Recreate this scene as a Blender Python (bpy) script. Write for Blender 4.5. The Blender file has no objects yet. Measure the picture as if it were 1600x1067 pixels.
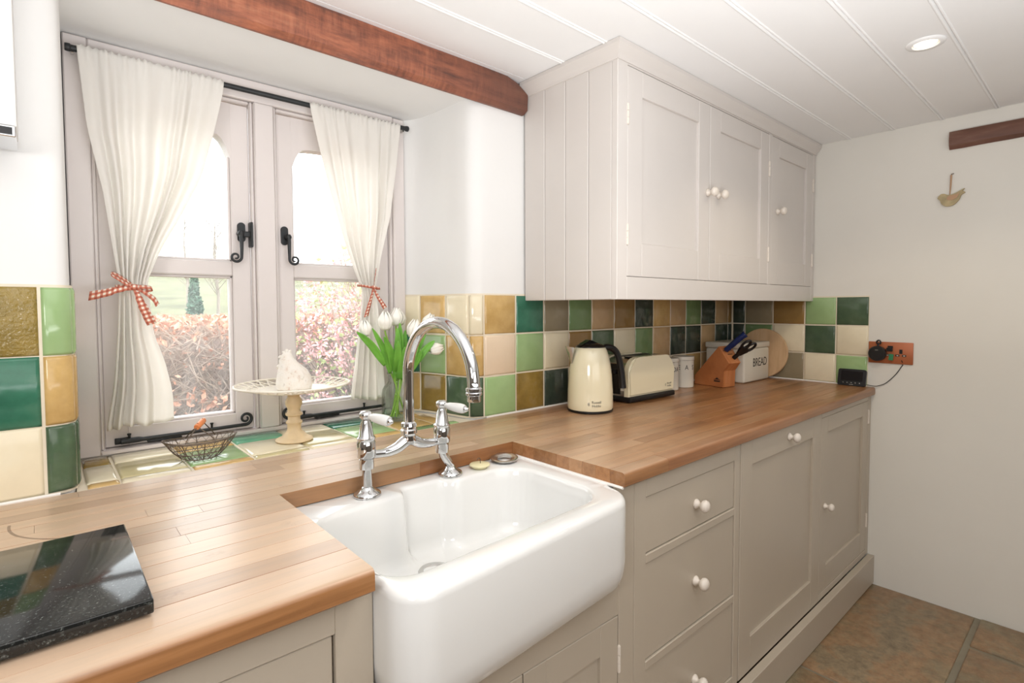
import bpy, bmesh, math, random
from mathutils import Vector, Matrix
random.seed(7)
SC = bpy.context.scene
COL = SC.collection
PI = math.pi

# ---------------------------------------------------------------- camera
cam_d = bpy.data.cameras.new('camera'); cam = bpy.data.objects.new('camera', cam_d); COL.objects.link(cam)
cam_d.sensor_width = 36.0; cam_d.lens = 834.5 / 1600 * 36.0; cam_d.shift_y = -20.3 / 1600; cam_d.clip_start = 0.02; cam_d.clip_end = 200
yaw, pitch, roll = math.radians(41.44), math.radians(2.37), math.radians(-0.21)
fw = Vector((math.sin(yaw) * math.cos(pitch), math.cos(yaw) * math.cos(pitch), -math.sin(pitch)))
rt = Vector((math.cos(yaw), -math.sin(yaw), 0)); up = rt.cross(fw)
rt2 = rt * math.cos(roll) + up * math.sin(roll); up2 = -rt * math.sin(roll) + up * math.cos(roll)
cm = Matrix((rt2, up2, -fw)).transposed().to_4x4(); cm.translation = Vector((0, 0, 1.30))
cam.matrix_world = cm
SC.camera = cam

# ---------------------------------------------------------------- sky, lights, exposure
world = bpy.data.worlds.new('overcast_sky'); SC.world = world; world.use_nodes = True
wn = world.node_tree.nodes; wl = world.node_tree.links
bgn = wn['Background']; bgn.inputs[0].default_value = (0.95, 0.975, 1.0, 1); bgn.inputs[1].default_value = 4.8

def area(name, loc, rot, sx, sy, power, col=(1, 1, 1)):
    d = bpy.data.lights.new(name, 'AREA'); d.shape = 'RECTANGLE'; d.size = sx; d.size_y = sy; d.energy = power; d.color = col
    o = bpy.data.objects.new(name, d); COL.objects.link(o); o.location = loc; o.rotation_euler = rot; return o
def spot(name, loc, power, col=(1, .82, .62), size=2.4, blend=.6, rad=.03, aim=(0, 0, 0)):
    d = bpy.data.lights.new(name, 'SPOT'); d.energy = power; d.color = col; d.spot_size = size; d.spot_blend = blend; d.shadow_soft_size = rad
    o = bpy.data.objects.new(name, d); COL.objects.link(o); o.location = loc; o.rotation_euler = aim; return o
# added fill from behind, the photographer's lamp, and its bounce off the ceiling
area('fill_from_behind', (0.2, -2.1, 1.60), (math.radians(90), 0, 0), 2.6, .9, 16, (1.0, .985, .965))
area('photographers_lamp', (-0.80, -0.20, 1.50), (math.radians(90), 0, math.radians(-56)), .5, .4, 12, (1.0, .985, .97))
area('lamp_bounced_off_ceiling', (0.40, -0.15, 1.08), (math.radians(180), 0, 0), 1.5, 1.0, 43, (.97, .985, 1.0))
# recessed ceiling downlights: the one in view and its neighbour further left along the same row
spot('downlight_beam', (2.015, 0.403, 2.055), 10, (1, .86, .66))
spot('downlight_beam_left', (0.80, 0.403, 2.055), 9, (1, .86, .70))
SC.view_settings.view_transform = 'Standard'; SC.view_settings.look = 'None'
SC.view_settings.gamma = 1.0; SC.view_settings.use_curve_mapping = False
SC.view_settings.exposure = 0.0
SC.cycles.max_bounces = 8; SC.cycles.transparent_max_bounces = 16; SC.cycles.diffuse_bounces = 4
SC.cycles.caustics_reflective = False; SC.cycles.caustics_refractive = False
SC.cycles.sample_clamp_indirect = 6.0

# ---------------------------------------------------------------- materials
def lin(c):
    return tuple((v / 12.92 if v <= .04045 else ((v + .055) / 1.055) ** 2.4) for v in c)
def rgb(r, g, b): return lin((r / 255, g / 255, b / 255)) + (1,)
def newmat(name):
    m = bpy.data.materials.new(name); m.use_nodes = True
    nt = m.node_tree; return m, nt, nt.nodes['Principled BSDF']
def coord(nt, scale=(1, 1, 1), kind='Object'):
    t = nt.nodes.new('ShaderNodeTexCoord'); mp = nt.nodes.new('ShaderNodeMapping'); mp.inputs['Scale'].default_value = scale
    nt.links.new(t.outputs[kind], mp.inputs[0]); return mp.outputs[0]
def noise(nt, vec, scale, detail=4, rough=.55):
    n = nt.nodes.new('ShaderNodeTexNoise'); n.inputs['Scale'].default_value = scale; n.inputs['Detail'].default_value = detail
    n.inputs['Roughness'].default_value = rough; nt.links.new(vec, n.inputs['Vector']); return n.outputs['Fac']
def ramp(nt, fac, stops):
    r = nt.nodes.new('ShaderNodeValToRGB'); e = r.color_ramp.elements
    while len(e) < len(stops): e.new(.5)
    for i, (p, c) in enumerate(stops): e[i].position = p; e[i].color = c
    nt.links.new(fac, r.inputs[0]); return r.outputs[0]
def mixc(nt, fac, a, b, mode='MIX'):
    m = nt.nodes.new('ShaderNodeMix'); m.data_type = 'RGBA'; m.blend_type = mode
    for v, s in ((fac, m.inputs[0]), (a, m.inputs[6]), (b, m.inputs[7])):
        if hasattr(v, 'links'): nt.links.new(v, s)
        else: s.default_value = v
    return m.outputs[2]
def mathn(nt, op, a, b=0.0):
    m = nt.nodes.new('ShaderNodeMath'); m.operation = op
    for v, s in ((a, m.inputs[0]), (b, m.inputs[1])):
        if hasattr(v, 'links'): nt.links.new(v, s)
        else: s.default_value = v
    return m.outputs[0]
def bump(nt, p, h, strength, dist=.01):
    b = nt.nodes.new('ShaderNodeBump'); b.inputs['Strength'].default_value = strength; b.inputs['Distance'].default_value = dist
    nt.links.new(h, b.inputs['Height']); nt.links.new(b.outputs[0], p.inputs['Normal'])
def sc(c, k): return (min(1, c[0] * k), min(1, c[1] * k), min(1, c[2] * k), 1)
def mat(name, c, rough=.5, metal=0., var=.08, nscale=6., bmp=0., bscale=60., coat=0., spec=None):
    m, nt, p = newmat(name)
    v = coord(nt); f = noise(nt, v, nscale)
    nt.links.new(ramp(nt, f, [(.25, sc(c, 1 - var)), (.75, sc(c, 1 + var))]), p.inputs['Base Color'])
    p.inputs['Roughness'].default_value = rough; p.inputs['Metallic'].default_value = metal
    if coat: p.inputs['Coat Weight'].default_value = coat; p.inputs['Coat Roughness'].default_value = .05
    if spec is not None: p.inputs['Specular IOR Level'].default_value = spec
    if bmp: bump(nt, p, noise(nt, v, bscale, 3), bmp, .004)
    return m
M = {}
M['plaster'] = mat('white_plaster', rgb(230, 229, 227), .75, 0, .025, 2.2, .35, 9)
M['plaster_rough'] = mat('rough_white_plaster', rgb(228, 225, 217), .8, 0, .03, 2.5, .5, 7)
M['ceil'] = mat('ceiling_paint', rgb(240, 240, 240), .55, 0, .02, 2, .12, 12)
M['greige'] = mat('greige_eggshell_paint', rgb(211, 205, 200), .38, 0, .025, 3, .06, 30)
M['greige_shaded'] = mat('greige_eggshell_shaded', rgb(184, 173, 157), .36, 0, .035, 3, .06, 30)  # greige paint again, its dimmer light low down put into the colour
M['frame'] = mat('window_frame_paint', rgb(218, 210, 207), .42, 0, .03, 5, .1, 25)
M['knob'] = mat('cream_painted_wood', rgb(224, 215, 204), .3, 0, .03, 30)
M['chrome'] = mat('chrome', (.70, .71, .72, 1), .045, 1, .01, 4)
M['steel'] = mat('brushed_steel', (.62, .61, .59, 1), .24, 1, .05, 12)
M['porcelain'] = mat('white_porcelain', rgb(228, 228, 226), .12, 0, .012, 3, 0, 60, .4)
M['iron'] = mat('black_iron', rgb(44, 46, 48), .42, .3, .2, 30, .3, 50)
M['blackplastic'] = mat('black_plastic', rgb(20, 20, 22), .35, 0, .1, 20)
M['blackgloss'] = mat('glossy_black', rgb(12, 12, 14), .1, 0, .1, 20)
M['bluplastic'] = mat('navy_handle', rgb(20, 40, 92), .25, 0, .1, 20)
M['cream'] = mat('cream_enamel', rgb(238, 230, 200), .14, 0, .01, 4, 0, 60, .5)
M['enamel'] = mat('white_enamel', rgb(224, 219, 206), .22, 0, .015, 4)
M['ink'] = mat('black_lettering', rgb(28, 26, 26), .5)
M['greyink'] = mat('grey_lettering', rgb(120, 118, 108), .5)
M['grout'] = mat('cream_grout', rgb(228, 217, 196), .7, 0, .05, 20, .2, 60)
M['caulk'] = mat('white_sealant', rgb(238, 236, 232), .4)
M['rubber'] = mat('cream_rubber', rgb(226, 218, 176), .5, 0, .05, 30)
def henmat():
    m, nt, p = newmat('chipped_chalky_clay'); v = coord(nt); f = noise(nt, v, 55, 5, .7)
    nt.links.new(ramp(nt, f, [(.3, rgb(206, 176, 158)), (.42, rgb(236, 228, 218)), (.62, rgb(240, 235, 228)), (.72, rgb(206, 196, 186))]), p.inputs['Base Color'])
    p.inputs['Roughness'].default_value = .75; bump(nt, p, f, .5, .004); return m
M['stone_hen'] = henmat()
M['dimwall'] = mat('dark_reflected_wall', rgb(128, 118, 108), .7)  # unseen walls coloured dark so the chrome reflects a dim room
M['distress'] = mat('distressed_cream_metal', rgb(243, 237, 224), .5, 0, .06, 18, .25, 40)
M['buff'] = mat('buff_worn_wood', rgb(222, 198, 160), .55, 0, .12, 22, .2, 40)
M['wire'] = mat('rusty_wire', rgb(104, 90, 78), .5, .6, .25, 60)
M['orangewood'] = mat('orange_wood_grip', rgb(226, 138, 84), .45, 0, .1, 40)
M['copper'] = mat('copper_plate', rgb(178, 104, 66), .42, .25, .08, 14)
M['greentag'] = mat('green_tag', rgb(46, 128, 84), .5)
M['screen'] = mat('dark_screen', rgb(26, 28, 32), .08)
M['birdwood'] = mat('weathered_wood', rgb(176, 160, 122), .6, 0, .25, 45)
M['cord'] = mat('tan_cord', rgb(186, 150, 118), .7)
M['petal'] = mat('white_petal', rgb(250, 248, 240), .55, 0, .03, 40)
M['stem'] = mat('tulip_stem', rgb(150, 190, 80), .5, 0, .12, 30)
M['leaf'] = mat('tulip_leaf', rgb(112, 176, 66), .45, 0, .25, 18)
M['bark'] = mat('grey_bark', rgb(150, 140, 130), .9, 0, .2, 8)
M['grass'] = mat('pale_grass', rgb(104, 104, 76), .95, 0, .4, 1.6)
M['twig'] = mat('hedge_twig', rgb(172, 154, 140), .9, 0, .25, 4)
M['copperleaf'] = mat('copper_beech_leaf', rgb(222, 166, 140), .8, 0, .25, 6)
M['pinkflower'] = mat('pink_blossom', rgb(250, 186, 190), .8, 0, .2, 6)
M['limeleaf'] = mat('lime_leaf', rgb(190, 206, 140), .8, 0, .2, 6)
M['conifer'] = mat('conifer_green', rgb(88, 116, 98), .9, 0, .25, 3)
M['outerstone'] = mat('outside_stone', rgb(190, 184, 174), .9, 0, .12, 6)

def tilemat(name, c, dark=None, amt=.5, rough=.13, bmp=.08, bsc=26):
    m, nt, p = newmat('glazed_tile_' + name)
    v = coord(nt); inf = nt.nodes.new('ShaderNodeObjectInfo')
    va = nt.nodes.new('ShaderNodeVectorMath'); va.operation = 'ADD'; nt.links.new(v, va.inputs[0])
    cb = nt.nodes.new('ShaderNodeCombineXYZ'); rr = mathn(nt, 'MULTIPLY', inf.outputs['Random'], 37.0)
    for i in range(3): nt.links.new(rr, cb.inputs[i])
    nt.links.new(cb.outputs[0], va.inputs[1])
    f = noise(nt, va.outputs[0], 11, 5, .6)
    d = dark or sc(c, .62)
    base = ramp(nt, f, [(.32, mixl(c, d, amt)), (.58, c), (.85, mixl(c, (1, 1, .92, 1), .12))])
    hs = nt.nodes.new('ShaderNodeHueSaturation'); nt.links.new(base, hs.inputs['Color'])
    vv = nt.nodes.new('ShaderNodeMapRange'); vv.inputs[3].default_value = .9; vv.inputs[4].default_value = 1.07
    nt.links.new(inf.outputs['Random'], vv.inputs[0]); nt.links.new(vv.outputs[0], hs.inputs['Value'])
    nt.links.new(hs.outputs[0], p.inputs['Base Color'])
    p.inputs['Roughness'].default_value = rough
    bump(nt, p, noise(nt, va.outputs[0], bsc, 2), bmp, .006)
    return m
def mixl(a, b, t): return tuple(a[i] * (1 - t) + b[i] * t for i in range(3)) + (1,)
TM = dict(
    cream=tilemat('cream', rgb(233, 222, 194), None, .16), pinkcream=tilemat('pink_cream', rgb(232, 211, 184), None, .12),
    gold=tilemat('gold', rgb(210, 176, 116), rgb(160, 124, 62), .5), tan=tilemat('tan', rgb(196, 164, 122), None, .3),
    ltgreen=tilemat('light_green', rgb(160, 190, 134), None, .25), green=tilemat('mid_green', rgb(118, 146, 98), None, .3),
    teal=tilemat('teal', rgb(60, 118, 94), rgb(32, 76, 60), .5), dkgreen=tilemat('dark_green', rgb(84, 106, 80), rgb(48, 66, 54), .5),
    dark=tilemat('forest_green', rgb(62, 74, 64), rgb(36, 46, 42), .5), olive=tilemat('olive', rgb(150, 124, 62), rgb(92, 74, 28), .6),
    ripple=tilemat('rippled_olive', rgb(146, 124, 62), rgb(92, 78, 36), .6, .08, .75, 120), grey=tilemat('stone_grey', rgb(150, 138, 112), None, .3),
    paleolive=tilemat('pale_olive', rgb(204, 192, 148), None, .3), brown=tilemat('golden_brown', rgb(150, 118, 68), None, .4), jade=tilemat('jade', rgb(110, 176, 142), None, .2))

def woodmat(name, light, dark, red, grain=(1.3, 26, 26), bleach_light=None, rough=.29, stain=False):
    m, nt, p = newmat(name)
    inf = nt.nodes.new('ShaderNodeObjectInfo'); v = coord(nt, grain)
    va = nt.nodes.new('ShaderNodeVectorMath'); va.operation = 'ADD'; nt.links.new(v, va.inputs[0])
    cb = nt.nodes.new('ShaderNodeCombineXYZ'); rr = mathn(nt, 'MULTIPLY', inf.outputs['Random'], 91.0)
    for i in range(3): nt.links.new(rr, cb.inputs[i])
    nt.links.new(cb.outputs[0], va.inputs[1])
    f = noise(nt, va.outputs[0], 2.2, 8, .62)
    base = ramp(nt, f, [(.28, dark), (.52, light), (.8, mixl(light, (1, .9, .7, 1), .18))])
    tone = ramp(nt, inf.outputs['Random'], [(0, mixl(light, dark, .75)), (.3, light), (.62, red), (1, mixl(light, (1, .86, .6, 1), .2))])
    base = mixc(nt, .5, base, tone)
    if bleach_light:  # real bleaching and stronger light painted together, paler to the left
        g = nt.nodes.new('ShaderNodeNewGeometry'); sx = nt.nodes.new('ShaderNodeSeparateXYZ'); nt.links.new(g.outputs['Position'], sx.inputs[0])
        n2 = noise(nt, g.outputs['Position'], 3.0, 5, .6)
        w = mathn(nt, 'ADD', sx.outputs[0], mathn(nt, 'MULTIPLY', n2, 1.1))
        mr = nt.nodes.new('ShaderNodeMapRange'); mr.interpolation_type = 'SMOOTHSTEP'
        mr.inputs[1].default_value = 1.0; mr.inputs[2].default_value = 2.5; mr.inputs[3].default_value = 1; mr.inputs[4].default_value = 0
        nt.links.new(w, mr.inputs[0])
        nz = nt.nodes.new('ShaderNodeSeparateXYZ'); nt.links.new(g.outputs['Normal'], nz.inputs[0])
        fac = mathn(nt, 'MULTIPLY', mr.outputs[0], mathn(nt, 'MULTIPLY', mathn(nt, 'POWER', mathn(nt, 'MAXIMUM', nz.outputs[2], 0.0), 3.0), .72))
        blc = mixc(nt, .40, bleach_light, base)
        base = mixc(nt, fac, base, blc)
        n3 = noise(nt, g.outputs['Position'], 14, 6, .7)
        blot = ramp(nt, n3, [(.62, (0, 0, 0, 1)), (.74, (1, 1, 1, 1))])
        base = mixc(nt, mathn(nt, 'MULTIPLY', blot, .26), base, dark)
        vr = ramp(nt, mathn(nt, 'FRACT', mathn(nt, 'MULTIPLY', inf.outputs['Random'], 7.31)), [(0, (.74, .70, .66, 1)), (.35, (.93, .92, .90, 1)), (.7, (1, 1, 1, 1)), (1, (1, .97, .92, 1))])
        base = mixc(nt, .85, base, vr, 'MULTIPLY')
        scr = ramp(nt, noise(nt, coord(nt, (2.5, 60, 60)), 3.0, 5, .7), [(.66, (0, 0, 0, 1)), (.76, (1, 1, 1, 1))])
        base = mixc(nt, mathn(nt, 'MULTIPLY', scr, .38), base, dark)
        if stain:  # dark ring scorched into the top beside the granite board
            vm = nt.nodes.new('ShaderNodeVectorMath'); vm.operation = 'DISTANCE'; nt.links.new(g.outputs['Position'], vm.inputs[0])
            vm.inputs[1].default_value = (0.085, 1.262, .92)
            ring = mathn(nt, 'LESS_THAN', mathn(nt, 'ABSOLUTE', mathn(nt, 'SUBTRACT', vm.outputs['Value'], .137)), .0022)
            inside = mathn(nt, 'MULTIPLY', ring, mathn(nt, 'LESS_THAN', sx.outputs[0], .02))
            inside = mathn(nt, 'MULTIPLY', inside, mathn(nt, 'LESS_THAN', mathn(nt, 'ADD', sx.outputs[1], 0), 1.272))
            base = mixc(nt, mathn(nt, 'MULTIPLY', inside, .7), base, rgb(90, 60, 40))
    nt.links.new(base, p.inputs['Base Color']); p.inputs['Roughness'].default_value = rough
    bump(nt, p, f, .12, .003)
    return m
M['worktop'] = woodmat('oak_block', rgb(172, 122, 78), rgb(112, 74, 46), rgb(154, 100, 64), bleach_light=rgb(242, 228, 206), stain=True)
M['beam_dark'] = woodmat('dark_beam', rgb(112, 74, 60), rgb(70, 48, 42), rgb(100, 64, 52), (9, 2, 12), None, .6)
def beammat():
    m, nt, p = newmat('sawn_stained_oak'); v = coord(nt)
    big = noise(nt, coord(nt, (3.2, 5, 16)), 1.6, 6, .68); saw = noise(nt, coord(nt, (58, 5, 9)), 1.0, 5, .68); gr = noise(nt, coord(nt, (3, 20, 60)), 1.5, 6, .65)
    c = ramp(nt, big, [(.30, rgb(66, 44, 42)), (.45, rgb(120, 72, 56)), (.58, rgb(164, 98, 72)), (.78, rgb(196, 140, 106))])
    msk = mathn(nt, 'MULTIPLY', ramp(nt, noise(nt, coord(nt, (4, 6, 10)), 1.3, 4, .6), [(.40, (0, 0, 0, 1)), (.62, (1, 1, 1, 1))]), .55)
    c = mixc(nt, msk, c, ramp(nt, saw, [(.36, rgb(62, 44, 42)), (.52, rgb(150, 88, 66)), (.7, rgb(190, 124, 94))]))
    c = mixc(nt, .10, c, ramp(nt, gr, [(.35, rgb(70, 44, 38)), (.65, rgb(196, 126, 90))]))
    s = nt.nodes.new('ShaderNodeSeparateXYZ'); nt.links.new(v, s.inputs[0])            # darker brown end by the cupboard
    d = nt.nodes.new('ShaderNodeMapRange'); d.interpolation_type = 'SMOOTHSTEP'; d.inputs[1].default_value = .85; d.inputs[2].default_value = 1.35
    nt.links.new(mathn(nt, 'ADD', s.outputs[0], mathn(nt, 'MULTIPLY', mathn(nt, 'SUBTRACT', big, .5), .8)), d.inputs[0])
    c = mixc(nt, mathn(nt, 'MULTIPLY', d.outputs[0], .75), c, rgb(88, 62, 54))
    nt.links.new(c, p.inputs['Base Color']); p.inputs['Roughness'].default_value = .5; bump(nt, p, gr, .35, .006); return m
M['beam'] = beammat()
M['block'] = woodmat('beech_block', rgb(196, 124, 70), rgb(160, 92, 48), rgb(190, 114, 64), (20, 3, 3), None, .4)
M['board'] = woodmat('beech_board', rgb(206, 168, 126), rgb(170, 128, 90), rgb(196, 150, 112), (20, 20, 3), None, .5)

def flagmat():
    m, nt, p = newmat('riven_flagstone')
    g = nt.nodes.new('ShaderNodeNewGeometry'); f = noise(nt, g.outputs['Position'], 4.4, 8, .68); f2 = noise(nt, g.outputs['Position'], 26, 8, .75)
    c = ramp(nt, f, [(.28, rgb(98, 86, 68)), (.42, rgb(142, 126, 100)), (.50, rgb(162, 122, 86)), (.58, rgb(138, 116, 86)), (.72, rgb(156, 150, 122))])
    c = mixc(nt, .42, c, ramp(nt, f2, [(.34, rgb(64, 52, 40)), (.66, rgb(172, 150, 118))]))
    nt.links.new(c, p.inputs['Base Color']); p.inputs['Roughness'].default_value = .36
    bump(nt, p, f2, .35, .01); return m
M['flag'] = flagmat()
M['flagjoint'] = mat('floor_mortar', rgb(134, 126, 108), .8, 0, .15, 12, .4, 40)

def granite():
    m, nt, p = newmat('black_granite'); v = coord(nt)
    f = noise(nt, v, 260, 2, .6)
    nt.links.new(ramp(nt, f, [(.55, rgb(24, 26, 26)), (.68, rgb(64, 68, 66)), (.78, rgb(140, 144, 140))]), p.inputs['Base Color'])
    p.inputs['Roughness'].default_value = .09; return m
M['granite'] = granite()

def glass(name, tint=(1, 1, 1, 1), gl=.9, grime=0.):
    m = bpy.data.materials.new(name); m.use_nodes = True; nt = m.node_tree; nt.nodes.clear()
    o = nt.nodes.new('ShaderNodeOutputMaterial'); t = nt.nodes.new('ShaderNodeBsdfTransparent'); t.inputs[0].default_value = tint
    g = nt.nodes.new('ShaderNodeBsdfGlossy'); g.inputs['Roughness'].default_value = .02; lw = nt.nodes.new('ShaderNodeLayerWeight'); lw.inputs[0].default_value = .18
    k = mathn(nt, 'MINIMUM', mathn(nt, 'MULTIPLY', lw.outputs['Fresnel'], gl), .55)
    mx = nt.nodes.new('ShaderNodeMixShader'); nt.links.new(k, mx.inputs[0]); nt.links.new(t.outputs[0], mx.inputs[1]); nt.links.new(g.outputs[0], mx.inputs[2])
    out = mx.outputs[0]
    if grime:   # thin film of dust that scatters daylight, also made to give the glare haze
        d = nt.nodes.new('ShaderNodeBsdfTranslucent'); d.inputs[0].default_value = (.95, .96, .97, 1); m2 = nt.nodes.new('ShaderNodeMixShader')
        f = noise(nt, coord(nt, (3, 3, 1.2)), 3.5, 6, .65); r = nt.nodes.new('ShaderNodeMapRange'); r.inputs[1].default_value = .3; r.inputs[2].default_value = .75; r.inputs[3].default_value = grime * .6; r.inputs[4].default_value = grime * 1.5
        nt.links.new(f, r.inputs[0]); nt.links.new(r.outputs[0], m2.inputs[0]); nt.links.new(out, m2.inputs[1]); nt.links.new(d.outputs[0], m2.inputs[2]); out = m2.outputs[0]
    nt.links.new(out, o.inputs[0]); return m
M['pane'] = glass('window_glass', (.98, .99, .985, 1), .5, .055)
M['vaseglass'] = glass('clear_vase_glass', (.95, .975, .96, 1), 1.0)
M['water'] = glass('vase_water', (.94, .97, .93, 1), .35)

def clothmat(name, c, tr=.45):
    m = bpy.data.materials.new(name); m.use_nodes = True; nt = m.node_tree; nt.nodes.clear()
    o = nt.nodes.new('ShaderNodeOutputMaterial'); v = coord(nt); f = noise(nt, v, 9, 4)
    c1 = ramp(nt, f, [(.3, sc(c, .96)), (.7, c)])
    d = nt.nodes.new('ShaderNodeBsdfDiffuse'); t = nt.nodes.new('ShaderNodeBsdfTranslucent'); mx = nt.nodes.new('ShaderNodeMixShader')
    nt.links.new(c1, d.inputs[0]); t.inputs[0].default_value = sc(mixl(c, (1, .90, .78, 1), .16), 1); mx.inputs[0].default_value = tr
    nt.links.new(d.outputs[0], mx.inputs[1]); nt.links.new(t.outputs[0], mx.inputs[2]); nt.links.new(mx.outputs[0], o.inputs[0])
    w = nt.nodes.new('ShaderNodeTexNoise'); w.inputs['Scale'].default_value = 240; nt.links.new(v, w.inputs['Vector'])
    b = nt.nodes.new('ShaderNodeBump'); b.inputs['Strength'].default_value = .15; b.inputs['Distance'].default_value = .001
    nt.links.new(w.outputs['Fac'], b.inputs['Height']); nt.links.new(b.outputs[0], d.inputs['Normal']); return m
M['curtain'] = clothmat('cream_cotton', rgb(250, 248, 244), .46)

def gingham():
    m, nt, p = newmat('red_gingham'); t = nt.nodes.new('ShaderNodeTexCoord'); s = nt.nodes.new('ShaderNodeSeparateXYZ')
    nt.links.new(t.outputs['UV'], s.inputs[0])
    def band(x): return mathn(nt, 'LESS_THAN', mathn(nt, 'FRACT', x), .5)
    a = band(s.outputs[0]); b = band(s.outputs[1]); k = mathn(nt, 'MULTIPLY', mathn(nt, 'ADD', a, b), .5)
    nt.links.new(ramp(nt, k, [(0, rgb(240, 228, 214)), (.5, rgb(206, 132, 108)), (1, rgb(172, 88, 70))]), p.inputs['Base Color'])
    p.inputs['Roughness'].default_value = .8; return m
M['gingham'] = gingham()
def emit(name, c, s):
    m = bpy.data.materials.new(name); m.use_nodes = True; nt = m.node_tree; nt.nodes.clear()
    o = nt.nodes.new('ShaderNodeOutputMaterial'); e = nt.nodes.new('ShaderNodeEmission'); e.inputs[0].default_value = c; e.inputs[1].default_value = s
    nt.links.new(e.outputs[0], o.inputs[0]); return m
M['lamp'] = emit('lit_lamp_lens', (1, .86, .6, 1), 4.0)

# ---------------------------------------------------------------- mesh helpers
def link(name, me, m, parent=None, loc=None):
    o = bpy.data.objects.new(name, me); COL.objects.link(o)
    if m is not None and len(me.materials) == 0: me.materials.append(m)
    if parent: o.parent = parent
    if loc: o.location = loc
    return o
def fin(name, bm, m, parent=None, smooth=None, loc=None):
    bmesh.ops.recalc_face_normals(bm, faces=bm.faces)
    me = bpy.data.meshes.new(name); bm.to_mesh(me); bm.free()
    if smooth is not None:
        for p in me.polygons: p.use_smooth = True
        if smooth < 3: me.set_sharp_from_angle(angle=smooth)
    return link(name, me, m, parent, loc)
def B(): return bmesh.new()
def box(bm, x0, x1, y0, y1, z0, z1, bev=0., seg=1, mtx=None):
    vs = [bm.verts.new(p) for p in ((x0, y0, z0), (x1, y0, z0), (x1, y1, z0), (x0, y1, z0), (x0, y0, z1), (x1, y0, z1), (x1, y1, z1), (x0, y1, z1))]
    fs = [bm.faces.new([vs[i] for i in q]) for q in ((0, 3, 2, 1), (4, 5, 6, 7), (0, 1, 5, 4), (1, 2, 6, 5), (2, 3, 7, 6), (3, 0, 4, 7))]
    if bev:
        ed = list({e for f in fs for e in f.edges})
        r = bmesh.ops.bevel(bm, geom=ed, offset=bev, segments=seg, affect='EDGES', profile=.5)
        vs = list({v for f in r['faces'] for v in f.verts} | {v for v in vs if v.is_valid})
    if mtx is not None: bmesh.ops.transform(bm, matrix=mtx, verts=[v for v in vs if v.is_valid])
    return vs
def prism(bm, pts, fn, a0, a1):
    """closed 2-D outline pts swept from a0 to a1; fn(p, a) -> 3-D point"""
    A = [bm.verts.new(fn(p, a0)) for p in pts]; Z = [bm.verts.new(fn(p, a1)) for p in pts]; n = len(pts)
    for i in range(n): bm.faces.new((A[i], A[(i + 1) % n], Z[(i + 1) % n], Z[i]))
    bm.faces.new(A); bm.faces.new(Z)
def lathe(bm, prof, seg=24, c=(0, 0, 0), mtx=None):
    rings = []; new = []
    for r, z in prof:
        if r < 1e-6: v = bm.verts.new((c[0], c[1], c[2] + z)); rings.append([v]); new.append(v)
        else:
            rg = [bm.verts.new((c[0] + r * math.cos(2 * PI * i / seg), c[1] + r * math.sin(2 * PI * i / seg), c[2] + z)) for i in range(seg)]
            rings.append(rg); new += rg
    for a, b in zip(rings, rings[1:]):
        for i in range(seg):
            j = (i + 1) % seg
            if len(a) == 1 and len(b) == 1: continue
            if len(a) == 1: bm.faces.new((a[0], b[i], b[j]))
            elif len(b) == 1: bm.faces.new((a[i], a[j], b[0]))
            else: bm.faces.new((a[i], a[j], b[j], b[i]))
    if mtx is not None: bmesh.ops.transform(bm, matrix=mtx, verts=new)
    return new
def tube(bm, pts, r, seg=8, closed=False, cap=True, flat=None):
    pts = [Vector(p) for p in pts]; n = len(pts); rad = r if isinstance(r, (list, tuple)) else [r] * n
    up_ = None; rings = []
    for i, p in enumerate(pts):
        if closed: d = pts[(i + 1) % n] - pts[i - 1]
        else: d = pts[min(i + 1, n - 1)] - pts[max(i - 1, 0)]
        if d.length < 1e-9: d = Vector((0, 0, 1))
        d.normalize()
        if up_ is None: up_ = d.orthogonal().normalized()
        else:
            up_ = up_ - d * up_.dot(d)
            up_ = up_.normalized() if up_.length > 1e-6 else d.orthogonal().normalized()
        s = d.cross(up_)
        rings.append([bm.verts.new(p + (up_ * math.cos(2 * PI * k / seg) + s * math.sin(2 * PI * k / seg)) * rad[i]) for k in range(seg)])
    m = n if closed else n - 1
    for i in range(m):
        a, b = rings[i], rings[(i + 1) % n]
        for k in range(seg): bm.faces.new((a[k], a[(k + 1) % seg], b[(k + 1) % seg], b[k]))
    if cap and not closed:
        bm.faces.new(rings[0]); bm.faces.new(rings[-1])
def spline(pts, n=8):
    """Catmull-Rom through pts"""
    P = [Vector(p) for p in pts]; P = [P[0] * 2 - P[1]] + P + [P[-1] * 2 - P[-2]]; out = []
    for i in range(1, len(P) - 2):
        for k in range(n):
            t = k / n; a, b, c, d = P[i - 1], P[i], P[i + 1], P[i + 2]
            out.append(.5 * ((2 * b) + (c - a) * t + (2 * a - 5 * b + 4 * c - d) * t * t + (3 * b - a - 3 * c + d) * t ** 3))
    out.append(P[-2]); return out
def interp(tab, x):
    if x <= tab[0][0]: return tab[0][1]
    for (a, va), (b, vb) in zip(tab, tab[1:]):
        if x <= b: return va + (vb - va) * (x - a) / (b - a)
    return tab[-1][1]
def thing(name, label, cat, loc=(0, 0, 0), rz=0., group=None):
    o = bpy.data.objects.new(name, None); COL.objects.link(o); o.location = loc; o.rotation_euler = (0, 0, rz); o.empty_display_size = .05
    return tag(o, label, cat, group)
def tag(o, label, cat, group=None):
    o['label'] = label; o['category'] = cat
    if group: o['group'] = group
    return o
def struct(o, label=None):
    o['kind'] = 'structure'
    if label: o['label'] = label
    return o
def empty_struct(name, label):
    o = bpy.data.objects.new(name, None); COL.objects.link(o); o.empty_display_size = .05; return struct(o, label)
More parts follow.
